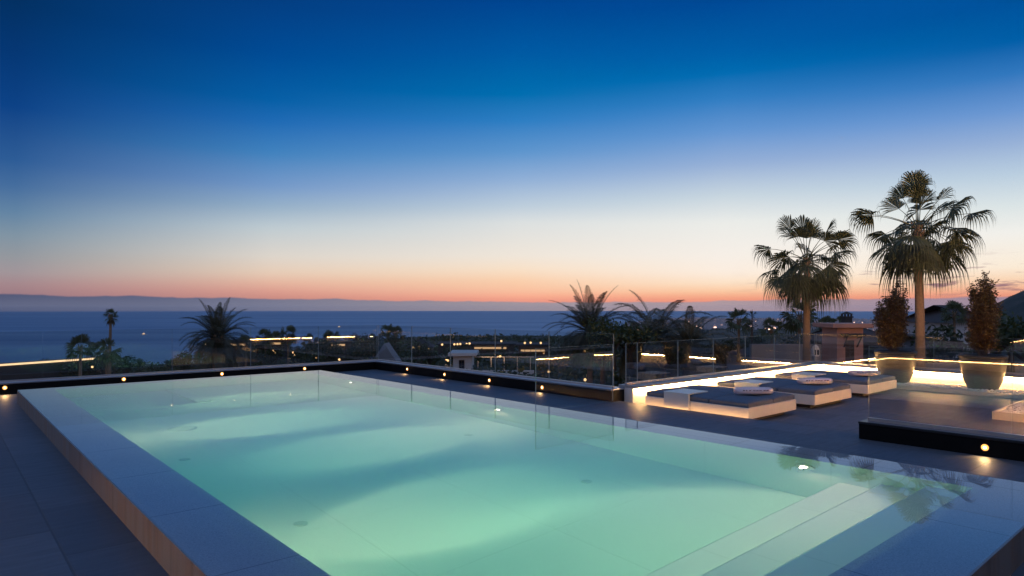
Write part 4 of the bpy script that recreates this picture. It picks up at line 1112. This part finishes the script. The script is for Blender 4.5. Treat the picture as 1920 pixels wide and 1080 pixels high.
# ------------------------------------------------------------------ lamps on the slope
lt = thing('garden_lamp', 'small glowing lamp', 'lamp', (0,0,0), 0, 'glowing lamps on the slope')
m = MB(); m.tube([(0,0,-1.6),(0,0,-.1)], .025, 6); m.build('lamp_post', M['black_edge'], lt)
m = MB(); m.lathe([(.03,-.10),(.085,-.06),(.10,0),(.085,.06),(.03,.10)], 10); m.build('lamp_globe', M['lamp'], lt)
LP = [(775,652,70,'left one of two glowing lamps beside the steep gable'),(786,651,70,'right one of two glowing lamps beside the steep gable'),(803,655,75,'single glowing lamp right of the pair at the steep gable'),
 (829,646,90,'glowing lamp left of the row before the long dark villa'),(852,645.5,98,'first lamp of the row before the long dark villa'),(857.8,645.3,98,'second lamp of the row before the long dark villa'),(863,645,98,'third lamp of the row before the long dark villa'),
 (875,645,98,'fourth lamp of the row before the long dark villa'),(880.5,644,98,'last lamp of the row before the long dark villa'),(840,676,40,'glowing lamp low beside the cream terrace house'),
 (938,668,45,'glowing lamp at the end of the roof terrace railing'),(940,639.5,100,'glowing lamp high at the right end of the long dark villa'),(984,643,80,'dim lamp left of the walkway-end villa'),(995,642.5,80,'glowing lamp under the left eave of the walkway-end villa'),
 (1014,643,80,'glowing lamp under the right eave of the walkway-end villa'),(512,658,60,'stand-in lamp for a mirrored spotlight, under the three small palms'),(550,661,55,'second stand-in lamp for a mirrored spotlight, right of the three small palms'),  # lamps labelled stand-in are added in place of mirrored plinth spotlights
 (588,668,52,'third stand-in lamp for a mirrored spotlight, towards the pool corner'),(636,674,50,'lowest stand-in lamp for a mirrored spotlight, nearest the pool corner'),(173,688,45,'lone stand-in lamp for a mirrored spotlight at the far left'),
 (370,638,240,'tiny light left of the big date palm'),(434,671,120,'tiny light right of the date palm trunk')]
for i, (px, py, d, lb) in enumerate(LP):
    s = d/62.0 if d < 200 else 2.2
    o = lt if i == 0 else dup(lt, at(px,py,d), 0, lb, s)
    if i == 0: o.location = at(px,py,d); o['label'] = lb; o.scale = (s,)*3
# three nearer wall lamps that light the walls below the walkway end
for px, py, d, e, lb in ((1097,712,20.5,60,'low wall lamp glowing at the foot of the cream garden wall'),(1029,697,24,45,'small reddish lamp glowing below the plinth, left of the walkway end'),(905,700,38,160,'lamp at the foot of the cream terrace house')):
    o = dup(lt, at(px,py,d), 0, lb, .45)
    L = bpy.data.lights.new('lamp_light', 'POINT'); L.energy = e; L.color = (1,.55,.26); L.shadow_soft_size = .05
    lo = bpy.data.objects.new('lamp_light', L); col.objects.link(lo); q = at(px,py,d); lo.location = q+(Vector((0,0,EYE))-q).normalized()*.35+Vector((0,0,.12))
# ------------------------------------------------------------------ the town along the far shore
rng3 = random.Random(17); wl = MB()
for _ in range(5200):
    az = rng3.uniform(10, 46); R_ = coast(az); r = R_*(1-.55*rng3.random()**1.6)
    c = polar(az, r, ground_z(az, r)); a, h, k = rng3.uniform(6,16), rng3.uniform(5,16), rng3.uniform(6,14)
    wl.box(c.x-a/2, c.x+a/2, c.y-k/2, c.y+k/2, c.z-4, c.z+h)
    if rng3.random() < .24:
        q = rng3.uniform(1.8,4.0); n_ = Vector((c.x,c.y,0)).normalized()*-(max(a,k)*.75)
        wl.box(c.x+n_.x-q, c.x+n_.x+q, c.y+n_.y-q, c.y+n_.y+q, c.z+h*.3, c.z+h*.3+q*.8, 1)
tag(wl.build('distant_town', [M['townw'], M['town']]), 'hazy town with lights along the far shore', 'town', kind='stuff')

# ------------------------------------------------------------------ the evening air
if HAZE > 0:
    m = MB(); n_ = 32
    ring = [(21500*math.cos(2*math.pi*k/n_), 21500*math.sin(2*math.pi*k/n_)) for k in range(n_)]
    m.add([(x,y,-120) for x,y in ring]+[(x,y,62) for x,y in ring], [(k,(k+1)%n_,n_+(k+1)%n_,n_+k) for k in range(n_)]+[tuple(range(n_))[::-1], tuple(range(n_,2*n_))])
    hm = bpy.data.materials.new('evening_air'); hm.use_nodes = True; tt = NT(hm.node_tree); tt.n.remove(tt.n['Principled BSDF'])
    pv = tt.node('ShaderNodeVolumePrincipled'); pv.inputs['Color'].default_value = (.93,.92,.97,1); pv.inputs['Density'].default_value = HAZE; pv.inputs['Anisotropy'].default_value = .55
    tt.link(pv.outputs[0], tt.n['Material Output'].inputs['Volume'])
    tag(m.build('haze', hm), kind='stuff')
